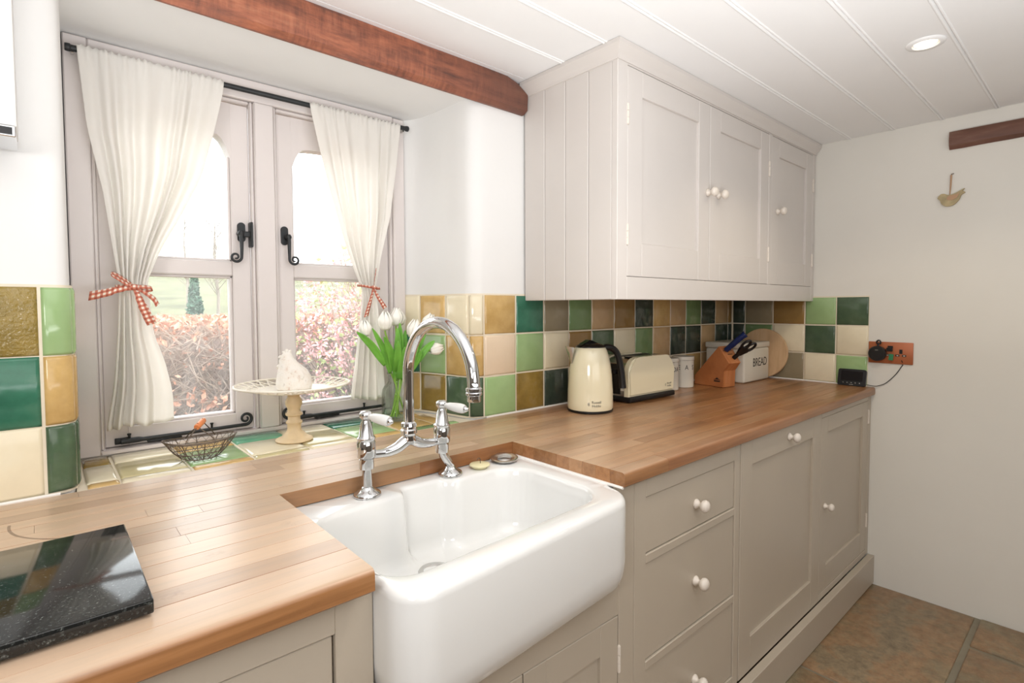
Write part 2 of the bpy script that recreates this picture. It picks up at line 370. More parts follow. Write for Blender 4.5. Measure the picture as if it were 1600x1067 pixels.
def text_mesh(s, size, ext=.0004, xs=1.0, sp=1.0):
    cu = bpy.data.curves.new('t', 'FONT'); cu.body = s; cu.size = size; cu.extrude = ext; cu.align_x = 'CENTER'; cu.align_y = 'CENTER'; cu.resolution_u = 3
    cu.space_character = sp
    o = bpy.data.objects.new('t', cu); COL.objects.link(o); bpy.context.view_layer.update()
    me = bpy.data.meshes.new_from_object(o.evaluated_get(bpy.context.evaluated_depsgraph_get()))
    bpy.data.objects.remove(o); bpy.data.curves.remove(cu)
    for v in me.vertices: v.co.x *= xs
    me.name = 'lettering'; me.materials.clear(); return me
ROTX = Matrix.Rotation(PI / 2, 4, 'X')   # text lying in xy -> standing, facing -y

# ================================================================ THE ROOM
YW, XR, ZC, WT = 1.423, 2.893, 2.085, 0.92      # wall plaster, right wall plaster, ceiling, worktop top
REV_R = spline([(.992, 1.725, 0), (1.034, 1.668, 0), (1.062, 1.56, 0), (1.076, 1.485, 0), (1.090, 1.447, 0), (1.118, 1.428, 0), (1.150, YW, 0)], 6)
REV_L = spline([(-.03, YW, 0), (.008, YW + .001, 0), (.034, 1.432, 0), (.046, 1.455, 0), (.050, 1.52, 0), (.052, 1.62, 0), (.056, 1.725, 0)], 6)
PATH_R = [Vector(p) for p in REV_R] + [Vector((XR, YW, 0))]
PATH_L = [Vector((-1.39, YW, 0))] + [Vector(p) for p in REV_L]
PATH_W = [Vector((XR, YW, 0)), Vector((XR, .20, 0))]

# --- wall with the window
wb = B()
def zup(p, a): return (p[0], p[1], a)
prism(wb, [(p.x, p.y) for p in PATH_R] + [(XR, 1.85), (.992, 1.85)], zup, 0, 2.3)
prism(wb, [(p.x, p.y) for p in PATH_L] + [(.056, 1.85), (-1.39, 1.85)], zup, 0, 2.3)
prism(wb, [(YW, 1.992), (1.728, 1.966), (1.85, 1.966), (1.85, 2.3), (YW, 2.3)], lambda p, a: (a, p[0], p[1]), -.05, 1.18)
box(wb, -.05, 1.2, YW, 1.85, 0, .895)
wall_back = struct(fin('wall_back', wb, M['plaster'], None, .6), 'white plastered wall with a deep splayed window recess')
# --- right hand wall
wr = B(); box(wr, XR, 3.05, -2.3, 1.85, -.06, 2.3)
wall_right = struct(fin('wall_right', wr, M['plaster_rough']), 'rough white plastered end wall')
wl_ = B(); box(wl_, -1.55, -1.39, -2.3, 1.85, 0, 2.3)
struct(fin('wall_left', wl_, M['dimwall']), 'unseen side wall, coloured dark for reflections')

wf_ = B(); box(wf_, -1.55, 3.05, -2.45, -2.3, 0, 2.3)
struct(fin('wall_front', wf_, M['dimwall']), 'wall behind the photographer, coloured dark for reflections')

# --- handmade wall tiles on a grout bed, every tile its own piece
def path_len(path):
    L = [0.]
    for a, b in zip(path, path[1:]): L.append(L[-1] + (b - a).length)
    return L
def path_fn(path):
    L = path_len(path)
    def fn(s, z, off):
        s = max(0, min(L[-1] - 1e-6, s)); i = 0
        while L[i + 1] < s: i += 1
        a, b = path[i], path[i + 1]; t = (s - L[i]) / (L[i + 1] - L[i]); p = a + (b - a) * t
        def nrm(i): d = (path[min(i + 1, len(path) - 1)] - path[max(i - 1, 0)]).normalized(); return Vector((d.y, -d.x, 0))
        n = (nrm(i) * (1 - t) + nrm(i + 1) * t).normalized() if len(path) > 3 else nrm(i)
        if len(path) > 3 and L[i + 1] - L[i] > .4: n = Vector(((b - a).normalized().y, -(b - a).normalized().x, 0))
        q = p + n * off
        return (q.x, q.y, z)
    return fn
def near_s(path, x, y):
    L = path_len(path); best = (9, 0)
    for i in range(len(path) - 1):
        a, b = path[i], path[i + 1]; d = b - a; t = max(0, min(1, (Vector((x, y, 0)) - a).dot(d) / d.length_squared))
        e = (a + d * t - Vector((x, y, 0))).length
        if e < best[0]: best = (e, L[i] + t * d.length)
    return best[1]
def tile(fn, s0, s1, z0, z1, key, parent, curved=False, th=.008, g=.0028):
    j = lambda: random.uniform(-.0009, .0009)
    s0 += g + j(); s1 -= g + j(); z0 += g + j(); z1 -= g + j()
    e = .006; w, h = s1 - s0, z1 - z0
    us = [0, e / w] + ([.2, .35, .5, .65, .8] if curved else []) + [1 - e / w, 1]; vs = [0, e / h, 1 - e / h, 1]
    tl1, tl2 = random.uniform(-.0008, .0008), random.uniform(-.0008, .0008)
    bm = B(); G = []
    for jv, v in enumerate(vs):
        row = []
        for iu, u in enumerate(us):
            edge = iu in (0, len(us) - 1) or jv in (0, len(vs) - 1)
            off = (th - .0028 if edge else th) + tl1 * (u - .5) + tl2 * (v - .5)
            row.append(bm.verts.new(fn(s0 + u * w, z0 + v * h, off)))
        G.append(row)
    for a in range(len(vs) - 1):
        for b in range(len(us) - 1): bm.faces.new((G[a][b], G[a][b + 1], G[a + 1][b + 1], G[a + 1][b]))
    ring = [G[0][i] for i in range(len(us))] + [G[i][-1] for i in range(1, len(vs))] + [G[-1][i] for i in range(len(us) - 2, -1, -1)] + [G[i][0] for i in range(len(vs) - 2, 0, -1)]
    pos = [(0, i) for i in range(len(us))] + [(i, len(us) - 1) for i in range(1, len(vs))] + [(len(vs) - 1, i) for i in range(len(us) - 2, -1, -1)] + [(i, 0) for i in range(len(vs) - 2, 0, -1)]
    back = [bm.verts.new(fn(s0 + us[i] * w, z0 + vs[k] * h, .0012)) for k, i in pos]
    for i in range(len(ring)):
        k = (i + 1) % len(ring); bm.faces.new((ring[k], ring[i], back[i], back[k]))
    return fin('tile', bm, TM[key], parent, 3.2)
def strip(name, fn, s0, s1, n, z0, z1, off, m, parent):
    bm = B(); pr = None
    for i in range(n + 1):
        s = s0 + (s1 - s0) * i / n
        q = [bm.verts.new(fn(s, z, o)) for z, o in ((z0, 0), (z0, off), (z1, off), (z1, .0))]
        if pr:
            for k in range(3): bm.faces.new((pr[k], q[k], q[k + 1], pr[k + 1]))
        pr = q
    return fin(name, bm, m, parent, .9)
ZR = [WT + .003, 1.061, 1.2025, 1.341]         # tile rows
fR, fL, fW = path_fn(PATH_R), path_fn(PATH_L), path_fn(PATH_W)
LR = path_len(PATH_R)[-1]
rs = [0] + [near_s(PATH_R, *p) for p in ((1.037, 1.672), (1.066, 1.552), (1.080, 1.446), (1.128, 1.4235))]
bx = [1.270, 1.411, 1.548, 1.686, 1.833, 1.982, 2.122, 2.265, 2.405, 2.552, 2.698, 2.838, XR - .009]
cols = rs + [LR - (XR - x) for x in bx]
colors = [  # top row, middle row, bottom row for every column, from the window corner to the room corner
    ('cream', 'teal', 'gold'), ('gold', 'ltgreen', 'olive'), ('cream', 'gold', 'dkgreen'), ('cream', 'gold', 'dkgreen'),
    ('gold', 'pinkcream', 'ltgreen'), ('teal', 'ltgreen', 'olive'), ('grey', 'cream', 'dark'), ('green', 'brown', 'cream'),
    ('tan', 'dkgreen', 'gold'), ('brown', 'cream', 'ltgreen'), ('dark', 'green', 'tan'), ('gold', 'tan', 'dark'), ('tan', 'dark', 'cream'),
    ('green', 'dark', 'gold'), ('dark', 'tan', 'tan'), ('tan', 'dark', 'green'), ('brown', 'dark', 'cream')]
strip('grout', fR, 0, LR - .001, 60, WT, 1.344, .0045, M['grout'], wall_back)
for i in range(len(cols) - 1):
    for r in range(3): tile(fR, cols[i], cols[i + 1], ZR[2 - r], ZR[3 - r], colors[i][r], wall_back, i < 4)
# left of the window
LL = path_len(PATH_L)[-1]; sx = lambda x: near_s(PATH_L, x, YW)
strip('grout', fL, sx(-.60), LL, 50, WT, 1.347, .0045, M['grout'], wall_back)
cl = [sx(-.576), sx(-.434), sx(-.292), sx(-.150), sx(-.002), near_s(PATH_L, .0445, 1.449), near_s(PATH_L, .051, 1.57), LL]
lcol = [('cream', 'gold', 'ltgreen'), ('teal', 'cream', 'olive'), ('gold', 'green', 'cream'), ('ripple', 'teal', 'cream'), ('ltgreen', 'gold', 'dkgreen'), ('ltgreen', 'gold', 'dkgreen'), ('cream', 'green', 'olive')]
for i in range(len(cl) - 1):
    for r in range(3): tile(fL, cl[i], cl[i + 1], ZR[2 - r], ZR[3 - r] + .003, lcol[i][r], wall_back, i > 3)
# return on the end wall
strip('grout', fW, 0, YW - .762, 6, WT, 1.344, .0045, M['grout'], wall_right)
cw = [YW - y for y in (YW - .009, 1.345, 1.196, 1.041, .899, .762)]
wcol = [('dark', 'dark', 'cream'), ('grey', 'green', 'tan'), ('brown', 'cream', 'grey'), ('ltgreen', 'dkgreen', 'cream'), ('dkgreen', 'cream', 'ltgreen')]
for i in range(5):
    for r in range(3): tile(fW, cw[i], cw[i + 1], ZR[2 - r], ZR[3 - r], wcol[i][r], wall_right)
# sealant where tiles meet the worktop
def caulk(a, b, parent):
    bm = B(); tube(bm, [a, b], .0038, 6); return fin('sealant_bead', bm, M['caulk'], parent, 1.)
caulk((1.13, 1.414, .9215), (2.88, 1.414, .9215), wall_back); caulk((-.6, 1.414, .9215), (.02, 1.414, .9215), wall_back)
caulk((2.884, 1.41, .9215), (2.884, .765, .9215), wall_right)

# --- tiled windowsill
sb = B(); prism(sb, [(.046, 1.4265), (1.086, 1.4265), (1.07, 1.50), (1.052, 1.58), (1.022, 1.66), (.985, 1.722), (.06, 1.722)], zup, .896, .9165)
sill = struct(fin('trim_1', sb, M['grout']), 'windowsill tiled in green, cream and gold')
def fS(s, t, off): return (s, t, .9135 + off)
sxs = [.062, .122, .259, .396, .537, .678, .819, .955, 1.03]
srows = [(1.4265, 1.462), (1.462, 1.614), (1.614, 1.709)]
scol = [('gold', 'cream', 'olive'), ('cream', 'paleolive', 'cream'), ('gold', 'ltgreen', 'gold'), ('paleolive', 'cream', 'jade'), ('cream', 'paleolive', 'cream'), ('gold', 'ltgreen', 'teal'), ('green', 'gold', 'ltgreen'), ('ltgreen', 'gold', 'gold')]
for i, c3 in enumerate(scol):
    for r, (t0, t1) in enumerate(srows):
        x1 = min(sxs[i + 1], (1.03, .99, .975)[r] + .02)
        if x1 - sxs[i] > .03: tile(fS, sxs[i], x1, t0, t1, c3[r], sill, th=.0075)

# --- boarded ceiling
cb_ = B(); box(cb_, -1.39, XR, -2.3, 1.46, 2.104, 2.3)
ceiling = struct(fin('ceiling', cb_, M['ceil']), 'white painted boarded ceiling')
yj = [1.378 - .1735 * k for k in range(22)]
for k, y in enumerate(yj[:-1]):
    bm = B(); box(bm, -1.388, XR - .002, yj[k + 1] + .0004, y - .0004, ZC, 2.103, .0012)
    fin('ceiling_board', bm, M['ceil'], ceiling)
    if k:
        bm = B()
        for dy in (-.004, .006): tube(bm, [(-1.388, y + dy, ZC + .0012), (XR - .002, y + dy, ZC + .0012)], .0048 if dy > 0 else .004, 8)
        fin('bead', bm, M['ceil'], ceiling, 1.)
bm = B(); box(bm, -1.388, XR - .002, 1.380, 1.4225, ZC, 2.103); fin('ceiling_board', bm, M['ceil'], ceiling)

# --- flagstone floor
fb = B(); box(fb, -1.39, XR, -2.3, 1.42, -.06, -.008)
floor = struct(fin('floor', fb, M['flagjoint']), 'worn brown flagstone floor')
rows = [(.345, .98, [-1.39, -.9, -.15, .62, 1.32, 2.03, XR]), (-.22, .345, [-1.39, -.62, .25, 1.05, 1.93, 2.615, XR]), (-.85, -.22, [-1.39, -.3, .55, 1.4, 2.2, XR]),
        (-1.5, -.85, [-1.39, -.75, .1, .95, 1.75, 2.45, XR]), (-2.3, -1.5, [-1.39, -.4, .4, 1.3, 2.05, XR])]
for y0, y1, xs in rows:
    for a, b in zip(xs, xs[1:]):
        j = [random.uniform(.006, .014) for _ in range(4)]; bm = B()
        box(bm, a + j[0], b - j[1], y0 + j[2], y1 - j[3], -.03, random.uniform(-.003, .001), .006, 2)
        fin('flagstone', bm, M['flag'], floor, .8)

# --- window: frame, two casements
win = empty_struct('window_1', 'pair of pale painted casements behind cream curtains')
YF, YS, YG = 1.700, 1.728, 1.752
fr = B()
box(fr, .058, .106, YF, 1.79, .922, 1.966, .003); box(fr, .947, .990, YF, 1.79, .922, 1.962, .003)
box(fr, .106, .947, YF + .001, 1.79, 1.906, 1.966, .003); box(fr, .106, .947, YF + .001, 1.79, .9225, .9335, .002)
box(fr, .489, .546, YF, 1.79, .9335, 1.906, .004)
for x, s in ((.489, -1), (.546, 1), (.106, 1), (.947, -1)):      # moulded beads beside mullion and jambs
    box(fr, min(x, x + s * .009), max(x, x + s * .009), YF + .011, YF + .03, .934, 1.905, .003)
box(fr, .116, .479, YF + .012, YF + .03, 1.896, 1.905, .003); box(fr, .556, .937, YF + .012, YF + .03, 1.896, 1.905, .003)
fin('window_frame', fr, M['frame'], win, .7)
def spiral(c, r0, turns, a0, s=1, n=40, flat='xz'):
    out = []
    for i in range(n + 1):
        t = i / n; a = a0 + s * t * turns * 2 * PI; r = r0 * (1 - .78 * t)
        out.append((c[0] + r * math.cos(a), c[1], c[2] + r * math.sin(a)))
    return out
def casement(x0, x1, hs):
    cs = bpy.data.objects.new('casement', None); COL.objects.link(cs); cs.parent = win; cs.empty_display_size = .05
    gx0, gx1 = x0 + .05, x1 - .05; b = B()
    box(b, x0, gx0, YS, 1.775, .936, 1.894, .002); box(b, gx1, x1, YS, 1.775, .936, 1.894, .002)
    box(b, gx0 - .001, gx1 + .001, YS + .0005, 1.775, .936, .985, .002); box(b, gx0 - .001, gx1 + .001, YS + .0005, 1.775, 1.392, 1.436, .004)
    # arched head rail
    mid = (gx0 + gx1) / 2; hw = (gx1 - gx0) / 2; arch = []
    for k in range(25):
        u = -1 + 2 * k / 24
        z = 1.806 - .012 * u * u - .062 * max(0, (abs(u) - .70) / .30) ** 2.4
        arch.append((mid + u * hw * 1.0, z))
    prism(b, [(gx0 - .0015, 1.8935)] + [(gx0 - .0015, arch[0][1])] + arch[1:-1] + [(gx1 + .0015, arch[-1][1]), (gx1 + .0015, 1.8935)], lambda p, a: (p[0], a, p[1]), YS + .0005, 1.774)
    for z0, z1 in ((.985, 1.392), (1.436, 1.74)):                # putty beads
        for xx, s in ((gx0, 1), (gx1, -1)): box(b, min(xx, xx + s * .006), max(xx, xx + s * .006), YS + .01, 1.77, z0, z1, .0015)
    for z in (.985, 1.386, 1.436): box(b, gx0, gx1, YS + .01, 1.77, z, z + .006, .0015)
    fin('sash', b, M['frame'], cs, .6)
    for z0, z1 in ((.985, 1.392), (1.436, 1.80)):
        g = B(); box(g, gx0 + .001, gx1 - .001, YG, YG + .004, z0 + .002, z1); fin('glass_pane', g, M['pane'], cs)
    # scroll handle with its plate
    hx = (x1 - .025) if hs < 0 else (x0 + .022)
    hb = B(); yb = YS - .004
    prism(hb, [(hx + .011 * math.cos(a), 1.522 + .018 * (1 if math.sin(a) > 0 else -1) * 1 + .011 * math.sin(a)) for a in [2 * PI * k / 20 for k in range(20)]], lambda p, a: (p[0], a, p[1]), YS - .0055, YS - .0005)
    o = fin('handle_plate', hb, M['iron'], cs, .6)
    hb = B(); px = hx + hs * .006
    lathe(hb, [(.0085, 0), (.0085, .022), (.006, .026), (0, .027)], 12, mtx=Matrix.Translation((px, YS - .004, 1.517)) @ Matrix.Rotation(PI / 2, 4, 'X'))
    sp_ = spiral((px + hs * .016, YS - .026, 1.447), .0155, 1.35, PI if hs > 0 else 0, 1 if hs > 0 else -1)
    pts = [(px, YS - .024, 1.524), (px, YS - .027, 1.50), (px, YS - .027, 1.472)] + sp_
    tube(hb, pts, [.0062, .0058, .005] + [.0042 - .0018 * i / 40 for i in range(41)], 8)
    fin('scroll_handle', hb, M['iron'], cs, 1.)
    if hs < 0:
        kb = B(); box(kb, x1 - .006, x1 + .001, YS - .03, YS - .001, 1.478, 1.552, .002); box(kb, x1 - .024, x1 - .004, YS - .02, YS - .006, 1.508, 1.524, .002)
        fin('keep', kb, M['iron'], cs, .6)
    # casement stay along the bottom rail
    st = B(); xa, xb = (x0 + .02, x1 - .045) if hs < 0 else (x0 + .035, x1 - .03)
    box(st, xa, xa + .03, YS - .006, YS - .0005, .942, .958, .001); ya = YS - .018
    tube(st, [(xa + .012, ya, .951), (xa + .05, ya, .951), (xa + .06, ya, .9505), (xb, ya, .9515)], [.0075, .0075, .0055, .005], 8)
    for q in (.1, .75): lathe(st, [(.003, 0), (.003, .012), (.0045, .013), (.0045, .017), (0, .018)], 8, c=(xa + (xb - xa) * q, ya, .953))
    box(st, xa + .07, xa + .15, YS - .014, YS - .0005, .9385, .944, .001)
    xe = xb if hs < 0 else xa
    d = 1 if hs < 0 else -1
    tube(st, [(xe, ya, .9515), (xe + d * .012, ya, .9515)] + spiral((xe + d * .016, ya, .970), .0185, 1.4, -PI / 2, d), [.005, .005] + [.0048 - .0022 * i / 40 for i in range(41)], 8)
    fin('casement_stay', st, M['iron'], cs, 1.)
casement(.116, .479, -1); casement(.556, .937, 1)
# stone outer cill
ob = B(); box(ob, -.05, 1.1, 1.80, 2.02, .86, .925, .006); struct(fin('trim_2', ob, M['outerstone']), 'pale outer cill beyond the glass')

# --- lintel beam over the window recess
def hewn(name, x0, x1, y0, y1, z0, z1, m, nx=40, amp=.004, ax='x', endround=0):
    bm = B(); sec = [(y0 + .002, z0 + .014), (y0 + .018, z0), (y1, z0 + .002), (y1, z1), (y0 + .005, z1), (y0, z1 - .01), (y0 - .002, (z0 + z1) / 2)]
    rings = []
    for i in range(nx + 1):
        t = i / nx; x = x0 + (x1 - x0) * t; rg = []
        for k, (y, z) in enumerate(sec):
            w = amp * (math.sin(7.3 * t * nx / 10 + k * 2.1) * .6 + math.sin(19.7 * t * nx / 10 + k * 3.7) * .4)
            zz = z + (w if k < 2 else w * .3); yy = y + w * .6
            if endround and k in (4, 5) and t > 1 - endround: zz -= .035 * ((t - 1 + endround) / endround) ** 2
            zz = min(zz, z1)
            rg.append(bm.verts.new((x, yy, zz) if ax == 'x' else (yy, x, zz)))
        rings.append(rg)
    n = len(sec)
    for a, b in zip(rings, rings[1:]):
        for k in range(n): bm.faces.new((a[k], a[(k + 1) % n], b[(k + 1) % n], b[k]))
    bm.faces.new(rings[0]); bm.faces.new(rings[-1])
    return fin(name, bm, m, None, .5)
tag(hewn('lintel_beam', -1.38, 1.306, 1.392, 1.4222, 1.974, 2.0845, M['beam'], 60, .003, endround=.04), 'old reddish brown timber beam above the window recess', 'beam')
tag(hewn('timber_lintel', -.9, .486, XR - .022, XR - .0005, 1.951, 2.022, M['beam_dark'], 30, .002, 'y'), 'short dark timber set into the end wall, near the ceiling', 'beam')

# ================================================================ CABINETS
FY = .747                                        # face of the base cabinets
def face(b, x0, x1, z0, z1, y0=FY, th=.02, bev=.0015): box(b, x0, x1, y0, y0 + th, z0, z1, bev)
def shaker(name, x0, x1, z0, z1, fw_, y0, m, parent, th=.02, rec=.009, top=None, bot=None):
    b = B(); t = top or fw_; q = bot or fw_
    face(b, x0, x0 + fw_, z0, z1, y0, th); face(b, x1 - fw_, x1, z0, z1, y0, th)
    face(b, x0 + fw_ - .0005, x1 - fw_ + .0005, z1 - t, z1, y0 + .0003, th); face(b, x0 + fw_ - .0005, x1 - fw_ + .0005, z0, z0 + q, y0 + .0003, th)
    box(b, x0 + fw_ - .004, x1 - fw_ + .004, y0 + rec, y0 + th - .002, z0 + q - .004, z1 - t + .004)
    return fin(name, b, m, parent)
KN = None
def knob(parent, x, y, z, r=.017):
    """turned wooden knob facing -y"""
    global KN
    if KN is None:
        b = B(); lathe(b, [(0, 0), (.0135, 0), (.0142, .003), (.0125, .0065), (.0075, .011), (.0068, .015), (.0105, .0185), (.0155, .0225), (.0175, .028), (.0165, .0335), (.012, .038), (.0055, .0402), (0, .0405)], 20, mtx=Matrix.Rotation(PI / 2, 4, 'X'))
        o = fin('knob', b, M['knob'], parent, 3.2); KN = o.data
    else: o = link('knob', KN, None, parent)
    o.location = (x, y, z); s = r / .0175; o.scale = (s, s, s); return o
HN = None
def hinge(parent, x, y, z, m='greige'):
    global HN
    if HN is None:
        b = B()
        for k, (a, c) in enumerate(((-.03, -.0105), (-.0095, .0095), (.0105, .03))): lathe(b, [(0, a), (.0042, a), (.0042, c), (0, c)], 8)
        lathe(b, [(0, -.0335), (.0035, -.032), (.0025, -.03), (0, -.03)], 8); lathe(b, [(0, .03), (.0025, .03), (.0035, .032), (0, .0335)], 8)
        o = fin('hinge', b, M['knob'], parent, .6); HN = o.data
    else: o = link('hinge', HN, None, parent)
    o.location = (x, y, z); return o
G1 = M['greige_shaded']
# drawer unit
dc = thing('drawer_cabinet', 'greige base cabinet with a stack of three plain drawers beside the sink', 'cabinet')
b = B(); x0, x1 = 1.0475, 1.586
face(b, x0, 1.095, .132, .884); face(b, 1.5545, x1, .132, .884); face(b, 1.095, 1.5545, .834, .8835); face(b, 1.095, 1.5545, .668, .690); face(b, 1.095, 1.5545, .398, .420); face(b, 1.095, 1.5545, .132, .165)
fin('face_frame', b, G1, dc)
b = B(); box(b, x0 + .001, x1 - .001, FY + .022, 1.40, .132, .880); fin('carcass', b, G1, dc)
for z0, z1, kz in ((.692, .832, .757), (.4225, .666, .542), (.167, .396, .262)):
    b = B(); box(b, 1.097, 1.5525, FY + .004, FY + .0215, z0, z1, .0015)
    d = fin('drawer', b, G1, dc); knob(d, 1.333, FY + .004, kz, .0172)
# appliance front
ap = thing('appliance_cabinet', 'tall panelled appliance front with a single knob on its top rail', 'cabinet')
b = B(); box(b, 1.59, 2.256, FY + .023, 1.40, .135, .880); fin('carcass', b, G1, ap)
d = shaker('door', 1.590, 2.256, .1335, .880, .078, FY - .001, G1, ap, .022, .009, .08, .111); knob(d, 1.947, FY - .001, .842, .0165)
# right cupboard
rc = thing('cupboard', 'narrow panelled base cupboard in the corner by the end wall', 'cabinet')
b = B(); face(b, 2.2595, 2.2655, .132, .884); face(b, 2.853, XR - .002, .132, .884); face(b, 2.2655, 2.853, .861, .8835); face(b, 2.2655, 2.853, .132, .158)
fin('face_frame', b, G1, rc)
b = B(); box(b, 2.2605, XR - .003, FY + .023, 1.40, .132, .880); fin('carcass', b, G1, rc)
d = shaker('door', 2.2675, 2.851, .160, .859, .07, FY + .001, G1, rc, .02, .009, .063, .096); knob(d, 2.312, FY + .001, .503, .0155)
for z in (.785, .30): hinge(d, 2.853, FY - .001, z)
# cupboard under the sink
sk = thing('sink_cabinet', 'base cupboard with two panelled doors under the white sink', 'cabinet')
b = B(); face(b, .9875, 1.046, .132, .884); face(b, .3722, .3865, .132, .655); face(b, .3865, .9875, .583, .655); face(b, .3865, .9875, .132, .165)
fin('face_frame', b, G1, sk)
b = B(); box(b, .3785, 1.045, FY + .022, 1.40, .132, .640); fin('carcass', b, G1, sk)
for a, c in ((.3885, .6855), (.6885, .9855)):
    d = shaker('door', a, c, .167, .581, .062, FY + .001, G1, sk, .02, .009, .072, .08); knob(d, .662 if a < .5 else .712, FY + .001, .42, .0165)
    if a > .5:
        for z in (.478, .25): hinge(d, .9875, FY - .001, z)
# left cabinet
lc = thing('base_cabinet', 'base cabinet left of the sink, its wide drawer front edged by a dark groove', 'cabinet')
b = B(); face(b, .3115, .3712, .132, .884); face(b, -.70, -.655, .132, .884); face(b, -.655, .3115, .819, .8835); face(b, -.655, .3115, .63, .655); face(b, -.655, .3115, .132, .165)
fin('face_frame', b, G1, lc)
b = B(); box(b, -.699, .341, FY + .022, 1.40, .132, .880); fin('carcass', b, G1, lc)
b = B(); box(b, -.652, .3085, FY + .006, FY + .0215, .658, .815, .0015); d = fin('drawer', b, G1, lc); knob(d, -.17, FY + .006, .735)
for a, c in ((-.652, -.173), (-.170, .3085)): d = shaker('door', a, c, .167, .628, .07, FY + .001, G1, lc); knob(d, -.20 if a < -.3 else -.14, FY + .001, .5)
# plinth
b = B(); box(b, -.70, XR - .002, .719, .7455, 0.002, .1305, .0015)
struct(fin('trim_3', b, G1), 'greige plinth board along the base cabinets')

# wall cabinet
wc = thing('wall_cabinet', 'long pale wall cabinet with three panelled doors and a moulded top', 'cabinet')
CX0, CX1, CY0 = 1.311, XR - .003, 1.004; CZ0, CZ1 = 1.320, 2.052; G2 = M['greige']
for k, (y0, y1) in enumerate(((1.027, 1.118), (1.1195, 1.217), (1.2185, 1.313), (1.3145, 1.4135))):
    b = B(); box(b, CX0, CX0 + .016, y0, y1, CZ0, CZ1, .0022); fin('side_board', b, G2, wc)
b = B()
face(b, CX0 - .0005, 1.360, CZ0, CZ1 + .02, CY0, .022); face(b, 2.3605, 2.3905, 1.391, 2.033, CY0, .022); face(b, 2.857, CX1, CZ0, CZ1 + .02, CY0, .022)
face(b, 1.360, 2.857, 2.033, CZ1 + .02, CY0 + .0003, .022); face(b, 1.360, 2.857, CZ0, 1.391, CY0 + .0003, .022)
fin('face_frame', b, G2, wc)
b = B(); box(b, CX0 + .017, CX1, CY0 + .023, YW - .010, CZ0 + .012, CZ1 + .02); fin('carcass', b, G2, wc)
b = B(); prof = [(0, 2.036), (.004, 2.036), (.006, 2.044), (.012, 2.052), (.016, 2.056), (.022, 2.066), (.026, 2.072), (.026, 2.0835), (-.02, 2.0835), (-.02, 2.036)]
rings = []
for px, py, dx, dy in ((CX0, YW - .012, -1, 0), (CX0, CY0, -1, -1), (CX1, CY0, 0, -1)):
    rings.append([b.verts.new((px + dx * o, py + dy * o, z)) for o, z in prof])
for a, c in zip(rings, rings[1:]):
    for k in range(len(prof)): b.faces.new((a[k], a[(k + 1) % len(prof)], c[(k + 1) % len(prof)], c[k]))
b.faces.new(rings[0]); b.faces.new(rings[-1]); fin('crown_moulding', b, G2, wc, .5)
for a, c, kx, hxs in ((1.362, 1.8595, 1.844, 1.3605), (1.8625, 2.3595, 1.921, 2.3605), (2.3915, 2.856, 2.450, 2.857)):
    d = shaker('door', a, c, 1.3925, 2.031, .077, CY0 + .001, G2, wc, .021, .010, .077, .105)
    knob(d, kx, CY0 + .001, 1.713, .0175)
    for z in (1.885, 1.52): hinge(d, hxs, CY0 - .001, z)

# ================================================================ WORKTOP of oak staves
wt = thing('worktop', 'oiled oak block worktop running along the wall around the sink', 'worktop')
def stave(x0, x1, y0, y1, front):
    z0, z1 = .8855, WT - random.uniform(0, .0004); e = .0005
    x0 += .0002; x1 -= .0002; b = B()
    if front:
        r = .009; sec = [(y1 - .0002, z0), (y0 + .003, z0), (y0, z0 + .003), (y0, z1 - r)] + [(y0 + r - r * math.cos(a), z1 - r + r * math.sin(a)) for a in (PI / 8, PI / 4, 3 * PI / 8)] + [(y0 + r, z1), (y1 - .0002 - e, z1), (y1 - .0002, z1 - e)]
    else: sec = [(y1 - .0002, z0), (y0 + .0002, z0), (y0 + .0002, z1 - e), (y0 + .0002 + e, z1), (y1 - .0002 - e, z1), (y1 - .0002, z1 - e)]
    prism(b, sec, lambda p, a: (a, p[0], p[1]), x0, x1)
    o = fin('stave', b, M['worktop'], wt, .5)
def region(x0, x1, y0, y1, n, front):
    h = (y1 - y0) / n
    for r in range(n):
        x = x0; first = True
        while x < x1 - .001:
            L = random.uniform(.28, .62) * (random.uniform(.3, 1) if first else 1)
            if front and r == 0: L = .85 if not first else .18
            first = False
            e = x + L
            if x1 - e < .16: e = x1
            stave(x, e, y0 + r * h, y0 + (r + 1) * h, front and r == 0); x = e
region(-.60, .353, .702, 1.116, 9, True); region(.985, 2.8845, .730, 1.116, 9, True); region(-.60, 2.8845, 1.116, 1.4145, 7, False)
# back edge strip of the cutout carries the worn rounded arris
# ================================================================ SINK
def rpoly(v):
    out = []
    n = len(v)
    for i in range(n):
        p = Vector(v[i][:2]); r = v[i][2]; a = Vector(v[i - 1][:2]); c = Vector(v[(i + 1) % n][:2])
        d1 = (a - p).normalized(); d2 = (c - p).normalized(); ang = d1.angle(d2)
        if r < 1e-4: out.append(p); continue
        t = r / math.tan(ang / 2); t = min(t, (a - p).length * (.49 if v[i - 1][2] > .01 else .92), (c - p).length * (.49 if v[(i + 1) % n][2] > .01 else .92)); rr = t * math.tan(ang / 2)
        cen = p + (d1 + d2).normalized() * (rr / math.sin(ang / 2)); s = p + d1 * t; e = p + d2 * t
        a0 = math.atan2(s.y - cen.y, s.x - cen.x); a1 = math.atan2(e.y - cen.y, e.x - cen.x); da = (a1 - a0 + PI) % (2 * PI) - PI
        for k in range(9): out.append(cen + Vector((math.cos(a0 + da * k / 8), math.sin(a0 + da * k / 8))) * rr)
    return out
